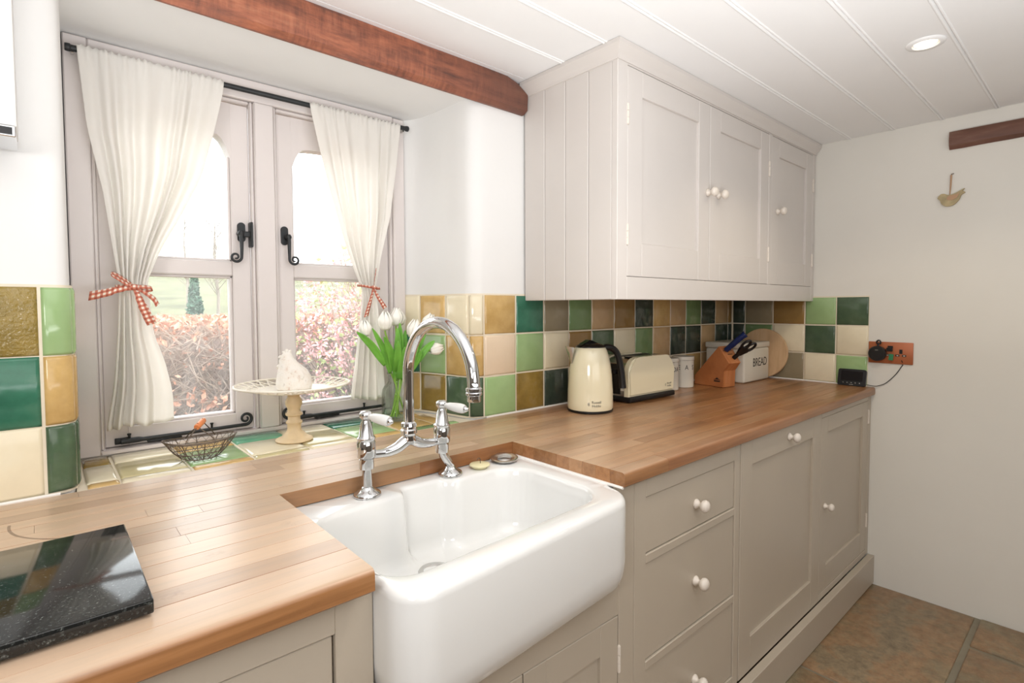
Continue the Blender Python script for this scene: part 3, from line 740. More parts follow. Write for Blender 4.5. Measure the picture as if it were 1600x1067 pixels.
def raysample(poly, c, angs):
    out = []
    for a in angs:
        d = Vector((math.cos(a), math.sin(a))); best = None
        for i in range(len(poly)):
            p, q = poly[i] - c, poly[(i + 1) % len(poly)] - c; e = q - p; den = d.x * e.y - d.y * e.x
            if abs(den) < 1e-12: continue
            t = (p.x * e.y - p.y * e.x) / den; u = (p.x * d.y - p.y * d.x) / den
            if t > 0 and -1e-6 <= u <= 1 + 1e-6 and (best is None or t > best): best = t
        out.append(c + d * best)
    return out
cS = Vector((.66, .89)); NA = 360; angs = [2 * PI * k / NA for k in range(NA)]
outer = rpoly([(.344, 1.166, .004), (.344, .772, .003), (.3725, .7695, .003), (.3725, .645, .055), (.980, .690, .085), (.980, .7695, .003), (1.020, .772, .003), (1.020, 1.166, .004)])
inner = rpoly([(.387, .716, .055), (.928, .742, .08), (.928, 1.045, .085), (.742, 1.040, .03), (.715, 1.070, .03), (.612, 1.078, .012), (.598, 1.046, .012), (.455, 1.030, .03), (.388, 1.018, .05)])
O_ = raysample(outer, cS, angs); I_ = raysample(inner, cS, angs)
def shr(P, d):  # move towards the centre along local inward normal
    n = len(P); out = []
    for i in range(n):
        t = (P[(i + 3) % n] - P[i - 3]).normalized(); nn = Vector((-t.y, t.x)); out.append(P[i] + nn * d)
    return out
b = B(); rings = []
RT = .8835
for P, d, z in ((O_, .075, .664), (O_, .048, .667), (O_, .027, .676), (O_, .012, .692), (O_, .003, .716), (O_, 0, .745), (O_, 0, RT - .016), (O_, .0012, RT - .009), (O_, .005, RT - .003), (O_, .011, RT),
                (I_, -.010, RT), (I_, -.004, RT - .0025), (I_, 0, RT - .009), (I_, .003, RT - .03), (I_, .010, .75), (I_, .018, .730), (I_, .034, .718), (I_, .06, .714)):
    rings.append([b.verts.new((p.x, p.y, z)) for p in shr(P, d)])
for a, c in zip(rings, rings[1:]):
    for i in range(NA): b.faces.new((a[i], a[(i + 1) % NA], c[(i + 1) % NA], c[i]))
b.faces.new(rings[0])
cen = b.verts.new((.645, .90, .708))
for i in range(NA): b.faces.new((rings[-1][i], rings[-1][(i + 1) % NA], cen))
snk = thing('butler_sink', 'deep white porcelain butler sink set into the oak worktop', 'sink')
fin('basin', b, M['porcelain'], snk, .8)
b = B(); lathe(b, [(.036, .0015), (.038, .004), (.033, .0055), (.026, .003), (.022, -.001), (0, -.001)], 24, c=(.640, .985, .7125)); fin('drain', b, M['steel'], snk, 1.)
b = B(); tube(b, [(.905, 1.115, RT + .001), (.965, 1.112, RT + .001), (.983, 1.10, RT + .001), (.984, .734, RT + .001)], .0034, 6); fin('sealant_bead', b, M['caulk'], snk, 1.)

# ================================================================ BRIDGE MIXER TAP
tp = thing('bridge_mixer_tap', 'chrome swan-neck bridge tap with two white lever handles behind the sink', 'tap', (.636, 1.085, RT + .0008))
def tl(x, z): return (x - .636, 0, z - RT)
for sgn, xb, xf in ((-1, .529, .530), (1, .728, .752)):
    b = B(); lathe(b, [(0, 0), (.030, 0), (.0305, .003), (.028, .0075), (.019, .012), (.0135, .0175), (.0115, .021), (0, .022)], 28, c=tl(xf, RT)); fin('base_flange', b, M['chrome'], tp, 1.)
    b = B(); tube(b, spline([tl(xf, RT + .018), tl(xf - (xf - xb) * .15, RT + .028), tl(xf - (xf - xb) * .85, RT + .052), tl(xb, RT + .066)], 6), .0108, 16); fin('leg', b, M['chrome'], tp, 1.)
    b = B(); lathe(b, [(0, 0), (.0155, 0), (.0165, .002), (.0165, .022), (.0145, .024), (.0195, .026), (.0205, .03), (.0205, .058), (.0185, .063), (.0205, .066), (.0205, .069), (.0165, .073), (.0125, .1), (.0095, .106), (.0095, .11), (.0135, .114), (.0145, .119), (.0135, .124), (.0095, .1275), (0, .128)], 24, c=tl(xb, RT + .06)); fin('valve_body', b, M['chrome'], tp, .7)
    dr = Vector((.30, -.93, -.07)).normalized(); mt = Matrix.Translation(Vector(tl(xb, RT + .177)) + dr * .012) @ dr.to_track_quat('Z', 'Y').to_matrix().to_4x4()
    b = B(); lathe(b, [(0, 0), (.0068, 0), (.0072, .006), (.0092, .012), (.0108, .026), (.0118, .042), (.0112, .053), (.0092, .0575), (0, .058)], 20, mtx=mt); lv = fin('lever', b, M['porcelain'], tp, 1.)
    lv['label'] = 'white porcelain lever'
    b = B(); lathe(b, [(0, .0565), (.0075, .0575), (.0078, .0605), (.005, .064), (.0035, .067), (0, .068)], 16, mtx=mt); fin('lever_tip', b, M['chrome'], lv, 1.)
b = B(); tube(b, spline([tl(.545, .972), tl(.575, .970), tl(.605, .976), tl(.636, .990), tl(.667, .977), tl(.697, .972), tl(.715, .974)], 8), [.0095] * 6 + [.0095 + .0045 * math.sin(PI * k / 36) for k in range(37)] + [.0095] * 6, 16); fin('bridge', b, M['chrome'], tp, 1.)
b = B(); lathe(b, [(0, .095), (.0165, .098), (.0185, .106), (.016, .116), (.0165, .12), (.0195, .123), (.0195, .13), (.0165, .133), (.0165, .137), (.0185, .139), (.0175, .146), (.0135, .149), (0, .15)], 28, c=(0, 0, 0)); fin('spout_collar', b, M['chrome'], tp, .7)
cy, cz, ra = -.125, .257, .125; pts = [(0, 0, .14), (0, 0, .18), (0, 0, .22)] + [(0, cy + ra * math.cos(a), cz + ra * math.sin(a)) for a in [PI * k / 26 for k in range(27)]] + [(0, -.2495, .250)]
b = B(); tube(b, pts, .0128, 20); fin('spout', b, M['chrome'], tp, 1.)
b = B(); lathe(b, [(0, 0), (.0125, 0), (.0135, .003), (.0135, .012), (.0165, .014), (.0165, .018), (.0148, .020), (.0165, .022), (.0165, .0265), (.0132, .029), (0, .03)], 24, c=(0, -.2505, .228)); fin('nozzle', b, M['chrome'], tp, .7)

# plug and strainer ring on the sink's back ledge
pg = thing('sink_plug', 'pale round rubber plug with a wire loop on the back ledge of the sink', 'plug', (.838, 1.077, RT + .001))
b = B(); lathe(b, [(0, 0), (.018, 0), (.021, .004), (.0262, .0065), (.0268, .009), (.0255, .0105), (0, .0115)], 24); fin('stopper', b, M['rubber'], pg, 1.)
b = B(); tube(b, [(.002, 0, .011), (.002, 0, .020)] + [(-.003 + .005 * math.cos(a), 0, .020 + .006 * math.sin(a)) for a in [PI * k / 8 for k in range(9)]], .0011, 6); fin('wire_loop', b, M['wire'], pg, 1.)
b = B(); lathe(b, [(.0185, .0035), (.024, .006), (.033, .0085), (.037, .0075), (.0375, .005), (.034, .0045), (.027, .0005), (.0185, 0), (.0185, .0035)], 32)
o = fin('strainer_ring', b, M['steel'], None, 1.); o.location = (.926, 1.082, RT + .0035); o.rotation_euler = (.06, -.06, 0)
tag(o, 'steel waste ring lying in the back corner of the sink ledge', 'ring')

# ================================================================ CURTAINS
YC = 1.672
rod = B(); tube(rod, [(.064, YC, 1.921), (.990, YC, 1.925)], .0075, 12); rd = thing('curtain_rod', 'slim black rod carrying the two cream curtains across the window head', 'rod')
fin('rod', rod, M['iron'], rd, 1.)
for x in (.068, .986):
    b = B(); lathe(b, [(0, -.006), (.0085, -.006), (.0095, -.002), (.0095, .004), (.007, .006), (0, .0065)], 12, mtx=Matrix.Translation((x, YC, 1.921 if x < .5 else 1.925)) @ Matrix.Rotation(PI / 2, 4, 'Y')); fin('end_cap', b, M['iron'], rd, 1.)
    b = B(); box(b, x + (.006 if x < .5 else -.012), x + (.012 if x < .5 else -.006), YC + .008, YF - .0005, 1.914, 1.930, .001); fin('bracket', b, M['steel'], rd)
def curtain(name, label, left, right, npl, seed, grp, low=4.):
    rnd = random.Random(seed); NU, NV = 132, 84; b = B(); G = []
    ph = [rnd.uniform(0, 6.28) for _ in range(6)]; zt, zb = left[0][1] + .012, min(left[-1][1], right[-1][1])
    Lt = sorted([(z, x) for x, z in left]); Rt = sorted([(z, x) for x, z in right])
    ztie = 1.352
    def smooth(tab, z): return (interp(tab, z) + interp(tab, z - .018) + interp(tab, z + .018)) / 3
    for j in range(NV + 1):
        v = j / NV; row = []
        zlb, zrb = left[-1][1], right[-1][1]
        for i in range(NU + 1):
            u = i / NU
            z = zt - v * (zt - (zlb * (1 - u) + zrb * u)) - .003 * math.sin(u * 9 + ph[0]) * v
            if j == 0: z += .003 * math.sin(u * 140 + ph[1])
            xl, xr = smooth(Lt, z), smooth(Rt, z); w = xr - xl
            uu = u + .018 * math.sin(2 * PI * u * 3 + ph[2]) * (1 - abs(2 * u - 1))
            x = xl + w * uu
            k = 2 * PI * npl * (u + .03 * math.sin(2 * PI * u * 2 + ph[3])); kb_ = 2 * PI * (low * (1 - (1 - u) ** 1.7) + .12 * math.sin(5 * u))
            top = max(0, 1 - (zt - z) / .06); d = (z - ztie)
            amp = .0038 + .0115 * min(1, (zt - z) / .3) if d > 0 else .009 + .011 * min(1, -d / .25)
            amp *= (1 - .35 * math.exp(-(d / .05) ** 2)); amp *= min(1, .35 + 4.5 * min(u, 1 - u))
            lo = max(0., min(1., (.02 - d) / .05)); flat = 1 - .75 * max(0, (u - .62) / .38)
            y = YC - .012 + amp * ((.75 * math.sin(k + ph[4]) + .4 * math.sin(k * .53 + ph[5] + (1 - v) * 1.2)) * (1 - lo) + lo * flat * 1.05 * math.sin(kb_ + ph[4])) + .0025 * top * math.sin(k * 3.1)
            if d < 0: y += -.006 * math.sin(PI * u)
            if zt - z < .028: y = min(y, YC - .0105)
            y = min(y, YF - .005)
            row.append(b.verts.new((x, y, z)))
        G.append(row)
    for j in range(NV):
        for i in range(NU): b.faces.new((G[j][i], G[j][i + 1], G[j + 1][i + 1], G[j + 1][i]))
    me = bpy.data.meshes.new(name); b.to_mesh(me); b.free()
    for p in me.polygons: p.use_smooth = True
    o = link(name, me, M['curtain']); md = o.modifiers.new('cloth', 'SOLIDIFY'); md.thickness = .0012
    return tag(o, label, 'curtain', grp)
curtain('curtain', 'gathered cream cotton curtain, wider left one, tied back with a big gingham bow',
        [(.084, 1.917), (.098, 1.738), (.125, 1.587), (.143, 1.43), (.152, 1.352), (.150, 1.33), (.145, 1.237), (.134, 1.107), (.116, .997)],
        [(.402, 1.912), (.378, 1.798), (.339, 1.651), (.288, 1.541), (.242, 1.453), (.207, 1.36), (.212, 1.335), (.219, 1.234), (.241, 1.165), (.258, 1.078), (.259, 1.000)], 7, 3, 'cream window curtains', 4.2)
curtain('curtain', 'gathered cream cotton curtain, right one beside the plaster reveal, with a thin gingham tie',
        [(.640, 1.917), (.665, 1.801), (.698, 1.666), (.744, 1.507), (.780, 1.405), (.806, 1.355), (.800, 1.31), (.788, 1.214), (.773, 1.109), (.757, .998)],
        [(.953, 1.925), (.936, 1.787), (.909, 1.608), (.873, 1.474), (.850, 1.36), (.858, 1.31), (.871, 1.167), (.881, 1.033), (.885, .985)], 6, 11, 'cream window curtains')
# gingham ribbon ties
def ribbon(bm, uvl, pts, w, wid=(0, 0, 1), sq=90):
    """flat band along pts, width vectors interpolated from wid (one vector or a list)"""
    P = spline(pts, 7); n = len(P); L = 0; prev = None
    W = wid if isinstance(wid, list) else [wid, wid]
    for i, p in enumerate(P):
        if i: L += (p - P[i - 1]).length
        t = i / (n - 1) * (len(W) - 1); k = min(int(t), len(W) - 2); wv = (Vector(W[k]) * (1 - (t - k)) + Vector(W[k + 1]) * (t - k)).normalized()
        ww = w[min(int(i / n * len(w)), len(w) - 1)] if isinstance(w, list) else w
        q = (bm.verts.new(p - wv * ww / 2), bm.verts.new(p + wv * ww / 2), L, ww)
        if prev:
            f = bm.faces.new((prev[0], q[0], q[1], prev[1]))
            for lp, uv in zip(f.loops, ((prev[2] * sq, 0), (q[2] * sq, 0), (q[2] * sq, q[3] * sq), (prev[2] * sq, prev[3] * sq))): lp[uvl].uv = uv
        prev = q
def tie(label, loops):
    r = thing('gingham_tie', label, 'ribbon', group='gingham curtain ties')
    for nm, pts, w, wid in loops:
        b = B(); uvl = b.loops.layers.uv.new('UVMap'); ribbon(b, uvl, pts, w, wid)
        me = bpy.data.meshes.new(nm); b.to_mesh(me); b.free()
        for p in me.polygons: p.use_smooth = True
        o = link(nm, me, M['gingham'], r); md = o.modifiers.new('t', 'SOLIDIFY'); md.thickness = .0009
yb = YC - .040
tie('red gingham ribbon bow with long tails around the left curtain', [
    ('band', [(.146, YC + .012, 1.352), (.143, yb + .012, 1.352), (.178, yb, 1.353), (.214, yb + .012, 1.350), (.214, YC + .012, 1.350)], .010, (0, 0, 1)),
    ('loop', [(.178, yb - .004, 1.350), (.160, yb - .010, 1.360), (.142, yb - .018, 1.372), (.131, yb - .014, 1.381), (.140, yb - .004, 1.384), (.162, yb - .002, 1.368), (.178, yb - .004, 1.352)], .013, [(0, .5, .9), (0, .9, .5), (0, .6, .9)]),
    ('loop', [(.178, yb - .004, 1.350), (.196, yb - .010, 1.353), (.212, yb - .014, 1.351), (.215, yb - .006, 1.345), (.198, yb - .003, 1.344), (.178, yb - .004, 1.350)], .012, [(0, .5, .9), (0, .9, .5), (0, .6, .9)]),
    ('tail', [(.178, yb - .005, 1.350), (.150, yb - .013, 1.346), (.120, yb - .016, 1.336), (.088, yb - .014, 1.328)], [.012, .016, .020, .022], [(0, .3, 1), (.1, .2, 1), (.15, .1, 1)]),
    ('tail', [(.180, yb - .006, 1.350), (.188, yb - .012, 1.320), (.198, yb - .014, 1.292), (.212, yb - .012, 1.258)], [.012, .016, .02, .022], [(1, .3, .2), (1, .2, .35), (1, .1, .3)]),
    ('tail', [(.182, yb - .004, 1.350), (.200, yb - .008, 1.338), (.218, yb - .008, 1.322), (.226, yb - .006, 1.306)], [.010, .011, .012, .012], [(0, .4, 1), (.4, .3, .8), (.6, .2, .6)]),
    ('knot', [(.170, yb - .009, 1.351), (.178, yb - .013, 1.352), (.186, yb - .009, 1.351)], .013, (0, .1, 1))])
tie('thin red gingham ribbon knotted around the right curtain above the tulips', [
    ('band', [(.797, YC + .012, 1.372), (.795, yb + .014, 1.370), (.828, yb, 1.364), (.860, yb + .012, 1.362), (.862, YC + .012, 1.362)], .008, (0, 0, 1)),
    ('loop', [(.828, yb - .004, 1.362), (.829, yb - .009, 1.392), (.832, yb - .013, 1.422), (.836, yb - .009, 1.426), (.835, yb - .004, 1.40), (.829, yb - .003, 1.364)], .009, [(.5, .8, 0), (.3, 1, 0), (.5, .8, 0)]),
    ('tail', [(.828, yb - .004, 1.364), (.818, yb - .010, 1.335), (.806, yb - .012, 1.300), (.797, yb - .010, 1.268)], [.009, .013, .016, .017], [(1, .3, .2), (1, .2, .3), (1, .1, .3)]),
    ('tail', [(.829, yb - .004, 1.364), (.838, yb - .009, 1.338), (.852, yb - .011, 1.316), (.866, yb - .010, 1.296)], [.009, .012, .014, .016], [(1, .3, .3), (1, .2, .5), (1, .1, .6)]),
    ('knot', [(.821, yb - .008, 1.364), (.828, yb - .012, 1.365), (.835, yb - .008, 1.363)], .011, (0, .1, 1))])

# ================================================================ ON THE WINDOWSILL
ST = .922
# wire egg basket
bk = thing('egg_basket', 'small boat shaped rusty wire basket with a wooden grip on the windowsill', 'basket', (.292, 1.513, ST))
def brim(t, a, w_, z): return Vector((a * math.cos(t), w_ * math.sin(t), z + .007 * abs(math.cos(t)) ** 3))
def bsec(h):   # half length and half width at height 0..1
    k = .52 + .48 * h ** .7
    return .082 * k, .050 * k
b = B()
for h, r in ((1, .0016), (.93, .0009), (.33, .0011), (.02, .0013)):
    a, w_ = bsec(h); tube(b, [brim(2 * PI * k / 40, a, w_, .0018 + .046 * h) for k in range(40)], r, 6, True)
fin('rim', b, M['wire'], bk, 1.)
b = B()
for k in range(10):
    t = 2 * PI * (k + .5) / 10; tube(b, [brim(t, *bsec(h), .0018 + .046 * h) for h in (1, .8, .6, .4, .2, .02)], .0010, 6)
for k in (-1, 0, 1): tube(b, [(k * .018, -.026, .0016), (k * .018, .026, .0016)], .001, 5)
fin('rib', b, M['wire'], bk, 1.)
b = B(); N_ = 22
for k in range(N_):
    for s in (-1, 1): tube(b, [brim(2 * PI * (k + s * q * 1.7) / N_, *bsec(1 - q), .0018 + .046 * (1 - q)) for q in (0, .25, .5, .75, .97)], .00055, 4, cap=False)
for k in range(9):
    for s in (-1, 1): tube(b, [(-.04 + k * .01 - s * .011, -.021, .001), (-.04 + k * .01 + s * .011, .021, .001)], .0005, 4, cap=False)
o = fin('mesh', b, M['wire'], bk, 1.); o['kind'] = 'stuff'
ga, gb2 = Vector((-.011, -.015, .0815)), Vector((.011, .015, .0925)); gd = (gb2 - ga).normalized()
b = B()
for q, ends in ((ga + gd * .007, ((-.040, -.036), (.024, -.045))), (gb2 - gd * .007, ((.040, .036), (-.024, .045)))):
    for ex, ey in ends: tube(b, spline([(ex, ey, .047), (ex * .75 + q.x * .25, ey * .75 + q.y * .25, .060), q + Vector((ex, ey, 0)) * .10 - Vector((0, 0, .004)), q + Vector((0, 0, .0078))], 5), .0014, 6)
fin('handle', b, M['wire'], bk, 1.)
b = B(); tube(b, [ga, ga + gd * .002, gb2 - gd * .002, gb2], [.0062, .0072, .0072, .0062], 14); fin('grip', b, M['orangewood'], bk, .8)

# cake stand
cs_ = thing('cake_stand', 'cream distressed cake stand with a pierced rim on a turned pedestal', 'cake stand', (.532, 1.540, ST))
b = B(); lathe(b, [(0, 0), (.048, 0), (.0505, .003), (.049, .006), (.040, .010), (.034, .013), (.030, .019), (.0235, .024), (.020, .029), (.0185, .034), (.0185, .046), (.0215, .050), (.0225, .053), (.019, .057), (.0165, .060), (.0165, .070), (.0225, .073), (.023, .077), (.0185, .081), (.0165, .086), (.0185, .095), (.0225, .103), (.0225, .112), (.018, .121), (.0155, .127), (.019, .131), (.021, .1355), (.024, .139), (0, .139)], 28)
fin('pedestal', b, M['buff'], cs_, .9)
b = B(); PZ = .1395; lathe(b, [(0, 0), (.055, 0), (.090, .003), (.094, .0065), (.0925, .009), (.085, .0065), (0, .006)], 48, c=(0, 0, PZ)); fin('plate', b, M['distress'], cs_, .9)
b = B(); r0, r1 = .0935, .1515
def rimp(r, t): return (r * math.cos(t), r * math.sin(t), PZ + .0065 + .015 * ((r - r0) / (r1 - r0)) ** 1.2)
tube(b, [rimp(r1, 2 * PI * k / 96) for k in range(96)], .0026, 6, True); tube(b, [rimp(r0 + .002, 2 * PI * k / 96) for k in range(96)], .0026, 6, True); tube(b, [rimp(.121, 2 * PI * k / 96) for k in range(96)], .0013, 6, True)
for k in range(32):
    for s in (-1, 1): tube(b, [rimp(r0 + (r1 - r0) * q, 2 * PI * (k + s * 1.15 * q ** .8) / 32) for q in (0, .2, .4, .6, .8, 1)], .0016, 5, cap=False)
fin('pierced_rim', b, M['distress'], cs_, 1.)

# clay hen
hn = thing('hen_ornament', 'chalky white clay hen sitting on the cake stand', 'ornament', (.531, 1.535, ST + PZ + .0065)); hn.rotation_euler = (0, 0, math.radians(-22))
b = B(); rings = []
hsec = [(0, .0, .043, .033), (.004, .0, .0455, .035), (.02, .0005, .0465, .036), (.038, 0, .0435, .034), (.055, -.003, .0375, .030), (.068, -.0075, .030, .0245), (.079, -.012, .0225, .0195), (.088, -.0155, .0175, .016), (.097, -.0165, .0145, .0135), (.104, -.015, .0105, .0105), (.109, -.0135, .005, .005)]
for z, cx, rx, ry in hsec: rings.append([b.verts.new((cx + rx * math.cos(2 * PI * k / 28) * (1.06 if math.cos(2 * PI * k / 28) > 0 and z < .06 else 1), ry * math.sin(2 * PI * k / 28), z)) for k in range(28)])
for a, c in zip(rings, rings[1:]):
    for k in range(28): b.faces.new((a[k], a[(k + 1) % 28], c[(k + 1) % 28], c[k]))
b.faces.new(rings[0]); b.faces.new(rings[-1]); fin('body', b, M['stone_hen'], hn, 1.2)
b = B(); lathe(b, [(.0052, 0), (.0045, .005), (.002, .0095), (0, .011)], 10, mtx=Matrix.Translation((-.0295, 0, .094)) @ Matrix.Rotation(-PI / 2 - .25, 4, 'Y')); fin('beak', b, M['stone_hen'], hn, 1.)
b = B()
for k, (x, z, r) in enumerate(((-.024, .105, .0045), (-.0165, .110, .0055), (-.008, .108, .0045))): lathe(b, [(0, -r), (r * .7, -r * .7), (r, 0), (r * .7, r * .7), (0, r)], 10, c=(x, 0, z))
fin('comb', b, M['stone_hen'], hn, 1.)
b = B(); lathe(b, [(0, -.008), (.0045, -.005), (.005, 0), (.003, .006), (0, .008)], 10, c=(-.033, 0, .080)); lathe(b, [(0, -.009), (.005, -.006), (.0055, 0), (0, .009)], 10, c=(-.0385, .004, .066)); fin('wattle', b, M['stone_hen'], hn, 1.)
for s in (-1, 1):
    b = B(); lathe(b, [(0, -.012), (.010, -.010), (.016, -.002), (.014, .008), (.006, .014), (0, .015)], 14, mtx=Matrix.Translation((.010, s * .029, .042)) @ Matrix.Rotation(.5, 4, 'Y') @ Matrix.Diagonal((1.3, .26, 1.2, 1)))
    fin('wing', b, M['stone_hen'], hn, 1.)

# vase of tulips
VX, VY = .892, 1.592
va_ = thing('glass_vase', 'clear glass milk bottle vase half full of water holding white tulips', 'vase', (VX, VY, ST))
prof = [(0, .0015), (.045, .0015), (.051, .004), (.053, .010), (.053, .062), (.0525, .090), (.050, .103), (.044, .114), (.037, .121), (.0335, .127), (.0325, .133), (.0325, .152), (.0345, .156), (.0345, .160), (.033, .1612), (.0305, .160), (.0300, .133), (.031, .127), (.035, .119), (.042, .112), (.0475, .102), (.050, .090), (.0505, .062), (.0505, .014), (.047, .010), (0, .0095)]
b = B(); lathe(b, prof, 40); fin('bottle', b, M['vaseglass'], va_, 1.)
b = B(); lathe(b, [(0, .0105), (.046, .0105), (.0497, .0145), (.0497, .062), (.0497, .0665), (0, .0665)], 40); fin('water', b, M['water'], va_, 1.)
b = B(); vd = Vector((-.20, -1, 0)).normalized(); vs_ = vd.cross(Vector((0, 0, 1)))
sp_ = []
for k in range(46):
    t = k / 45; r = .0165 - .0135 * t; a = t * 2.6 * 2 * PI; off = vs_ * (r * math.cos(a)); z = .068 + r * math.sin(a); d = math.sqrt(max(0, .0532 ** 2 - (r * math.cos(a)) ** 2))
    sp_.append(vd * d + off + Vector((0, 0, z)))
tube(b, sp_, .0014, 6); fin('embossed_spiral', b, M['vaseglass'], va_, 1.)
def tulip(label, bloom, tilt, base, size=1., leaves=(), open_=0.):
    """bloom = world position of the bloom's foot, base = xy offset of the stem in the vase"""
    t = thing('white_tulip', label, 'flower', (VX + base[0], VY + base[1], ST + .012), group='white tulips in the vase')
    L0 = Vector((VX + base[0], VY + base[1], ST + .012)); e = Vector(bloom) - L0
    neck = Vector((base[0] * -.2 + e.x * .06, base[1] * -.2 + e.y * .06, .130)); nx = Vector((VX, VY, 0)) - Vector((L0.x, L0.y, 0))
    k = nx + Vector((max(-.018, min(.018, (e.x + base[0]) * .22)), max(-.018, min(.018, (e.y + base[1]) * .22)), .132))
    d = Vector(tilt).normalized(); P = spline([Vector((0, 0, 0)), (k * .5) + Vector((0, 0, 0)), k, k * .45 + e * .55 + Vector((0, 0, .012)), e - d * .012, e], 6)
    b = B(); tube(b, P, .0030, 7); fin('stem', b, M['stem'], t, 1.)
    q = d.to_track_quat('Z', 'Y').to_matrix().to_4x4(); bb = B()
    for n in range(6):
        inner_ = n % 2; a0 = n * PI / 3; R0 = (.0225 if not inner_ else .0196) * size; H = (.056 if not inner_ else .054) * size; G = []
        for j in range(9):
            v = j / 8; r = R0 * (math.sin(PI * min(1, .12 + v * .70)) ** .75) * (1 - .42 * max(0, v - .55) / .45) + open_ * v * v * .012; row = []
            hwid = .66 * (max(0, math.sin(PI * (.16 + .76 * v))) ** .5) + .02
            for i in range(7):
                u = -1 + i / 3; a = a0 + u * hwid; rr = r * (1 - .02 * u * u)
                row.append(bb.verts.new((rr * math.cos(a), rr * math.sin(a), H * v * (1 - .05 * u * u * v))))
            G.append(row)
        for j in range(8):
            for i in range(6): bb.faces.new((G[j][i], G[j][i + 1], G[j + 1][i + 1], G[j + 1][i]))
    bmesh.ops.transform(bb, matrix=Matrix.Translation(e) @ q, verts=bb.verts); bl = fin('bloom', bb, M['petal'], t, 3.2)
    md = bl.modifiers.new('t', 'SOLIDIFY'); md.thickness = .0008
    for (s0, tip, w, bow) in leaves:
        A = k * (1 - s0) + e * s0 if s0 > 0 else k * (1 + s0); T_ = Vector(tip) - L0; mid = (A + T_) * .5 + Vector(bow); C = spline([A, A * .6 + mid * .4 + Vector(bow) * .15, mid, T_ * .6 + mid * .4 + Vector(bow) * .15, T_], 5); n = len(C)
        lb = B(); pv = None; dirn = (T_ - A).normalized(); view = Vector((-.5, -.85, .1)); side = dirn.cross(view).normalized(); fn_ = side.cross(dirn).normalized()
        for i, p in enumerate(C):
            v = i / (n - 1); ww = w * (math.sin(PI * (.10 + .88 * v)) ** .8) * (1 - .25 * v) + .0008
            row = [lb.verts.new(p + side * ww * x + fn_ * ww * .38 * abs(x)) for x in (-1, -.5, 0, .5, 1)]
            if pv:
                for m in range(4): lb.faces.new((pv[m], pv[m + 1], row[m + 1], row[m]))
            pv = row
        o = fin('leaf', lb, M['leaf'], t, 3.2); md = o.modifiers.new('t', 'SOLIDIFY'); md.thickness = .0012
    return t
tulip('white tulip drooping out at the far left of the bunch, in front of the curtain', (.778, 1.585, 1.208), (-.15, -.1, 1), (.022, -.012), .92, [(.30, (.742, 1.575, 1.222), .013, (0, 0, .012)), (.1, (.792, 1.57, 1.232), .011, (.01, 0, 0))])
tulip('tallest white tulip left of the middle, yellow at its foot', (.838, 1.570, 1.225), (-.08, -.1, 1), (.012, .016), 1.12, [(.15, (.822, 1.55, 1.205), .014, (.006, -.004, 0)), (-.05, (.868, 1.545, 1.230), .014, (0, -.01, 0))])
tulip('upright white tulip at the middle top of the bunch', (.888, 1.590, 1.238), (0, -.1, 1), (-.004, .02), 1.08, [(.1, (.880, 1.55, 1.246), .013, (0, -.008, 0)), (.05, (.905, 1.56, 1.222), .013, (.004, -.006, 0)), (.0, (.862, 1.53, 1.19), .014, (-.006, -.012, 0)), (.05, (.925, 1.545, 1.20), .012, (.006, -.01, 0))])
tulip('white tulip half hidden behind the middle ones', (.922, 1.62, 1.238), (.1, .1, 1), (-.016, .01), .85, [(.1, (.93, 1.60, 1.215), .011, (.006, 0, 0))])
tulip('open white tulip leaning to the camera right of the middle', (.910, 1.525, 1.200), (.12, -.25, 1), (-.014, -.014), 1.1, [(-.05, (.886, 1.53, 1.17), .015, (-.004, -.006, 0)), (.1, (.935, 1.53, 1.18), .013, (.006, -.004, 0))])
tulip('white tulip high on the right, behind the tap spout', (.985, 1.560, 1.222), (.38, -.1, 1), (-.024, .004), 1.05, [(.3, (.972, 1.535, 1.23), .011, (.006, 0, .006))])
tulip('white tulip bending low to the right through the tap spout', (.990, 1.545, 1.150), (1, -.15, .22), (-.022, -.008), .95, [(.35, (1.0, 1.53, 1.185), .013, (.004, 0, .012)), (.0, (.948, 1.53, 1.155), .013, (.006, -.004, 0))])

# ================================================================ ON THE WORKTOP
def bend(me, r, zc=0.):
    """wrap lettering (x right, z up, facing -y) round a vertical cylinder of radius r centred at the origin"""
    for v in me.vertices:
        a = v.co.x / r; d = r - v.co.y; v.co.x, v.co.y = d * math.sin(a), -d * math.cos(a)
    return me
def lettering(s, size, m, parent, loc=(0, 0, 0), rot=None, xs=1., cyl=None, ang=0., name='lettering', sp=1.):
    me = text_mesh(s, size, .0003, xs, sp); me.transform(ROTX)
    if cyl: bend(me, cyl); me.transform(Matrix.Rotation(ang, 4, 'Z'))
    o = link(name, me, m, parent); o.location = loc
    if rot is not None: o.rotation_euler = rot
    return o
TZ = WT + .0006
def frame3(x, y): return math.atan2(x, y)
# granite board
gb = B(); box(gb, -.42, .0945, .775, 1.080, .924, .9425, .0022, 2); gr = thing('granite_board', 'thick polished black granite board lying on the worktop in the near left corner', 'chopping board')
fin('slab', gb, M['granite'], gr, .7)
for x in (-.39, .07):
    for y in (.80, 1.05): b = B(); lathe(b, [(0, 0), (.008, 0), (.008, .0036), (0, .0036)], 12, c=(x, y, .9203)); fin('foot', b, M['blackplastic'], gr)
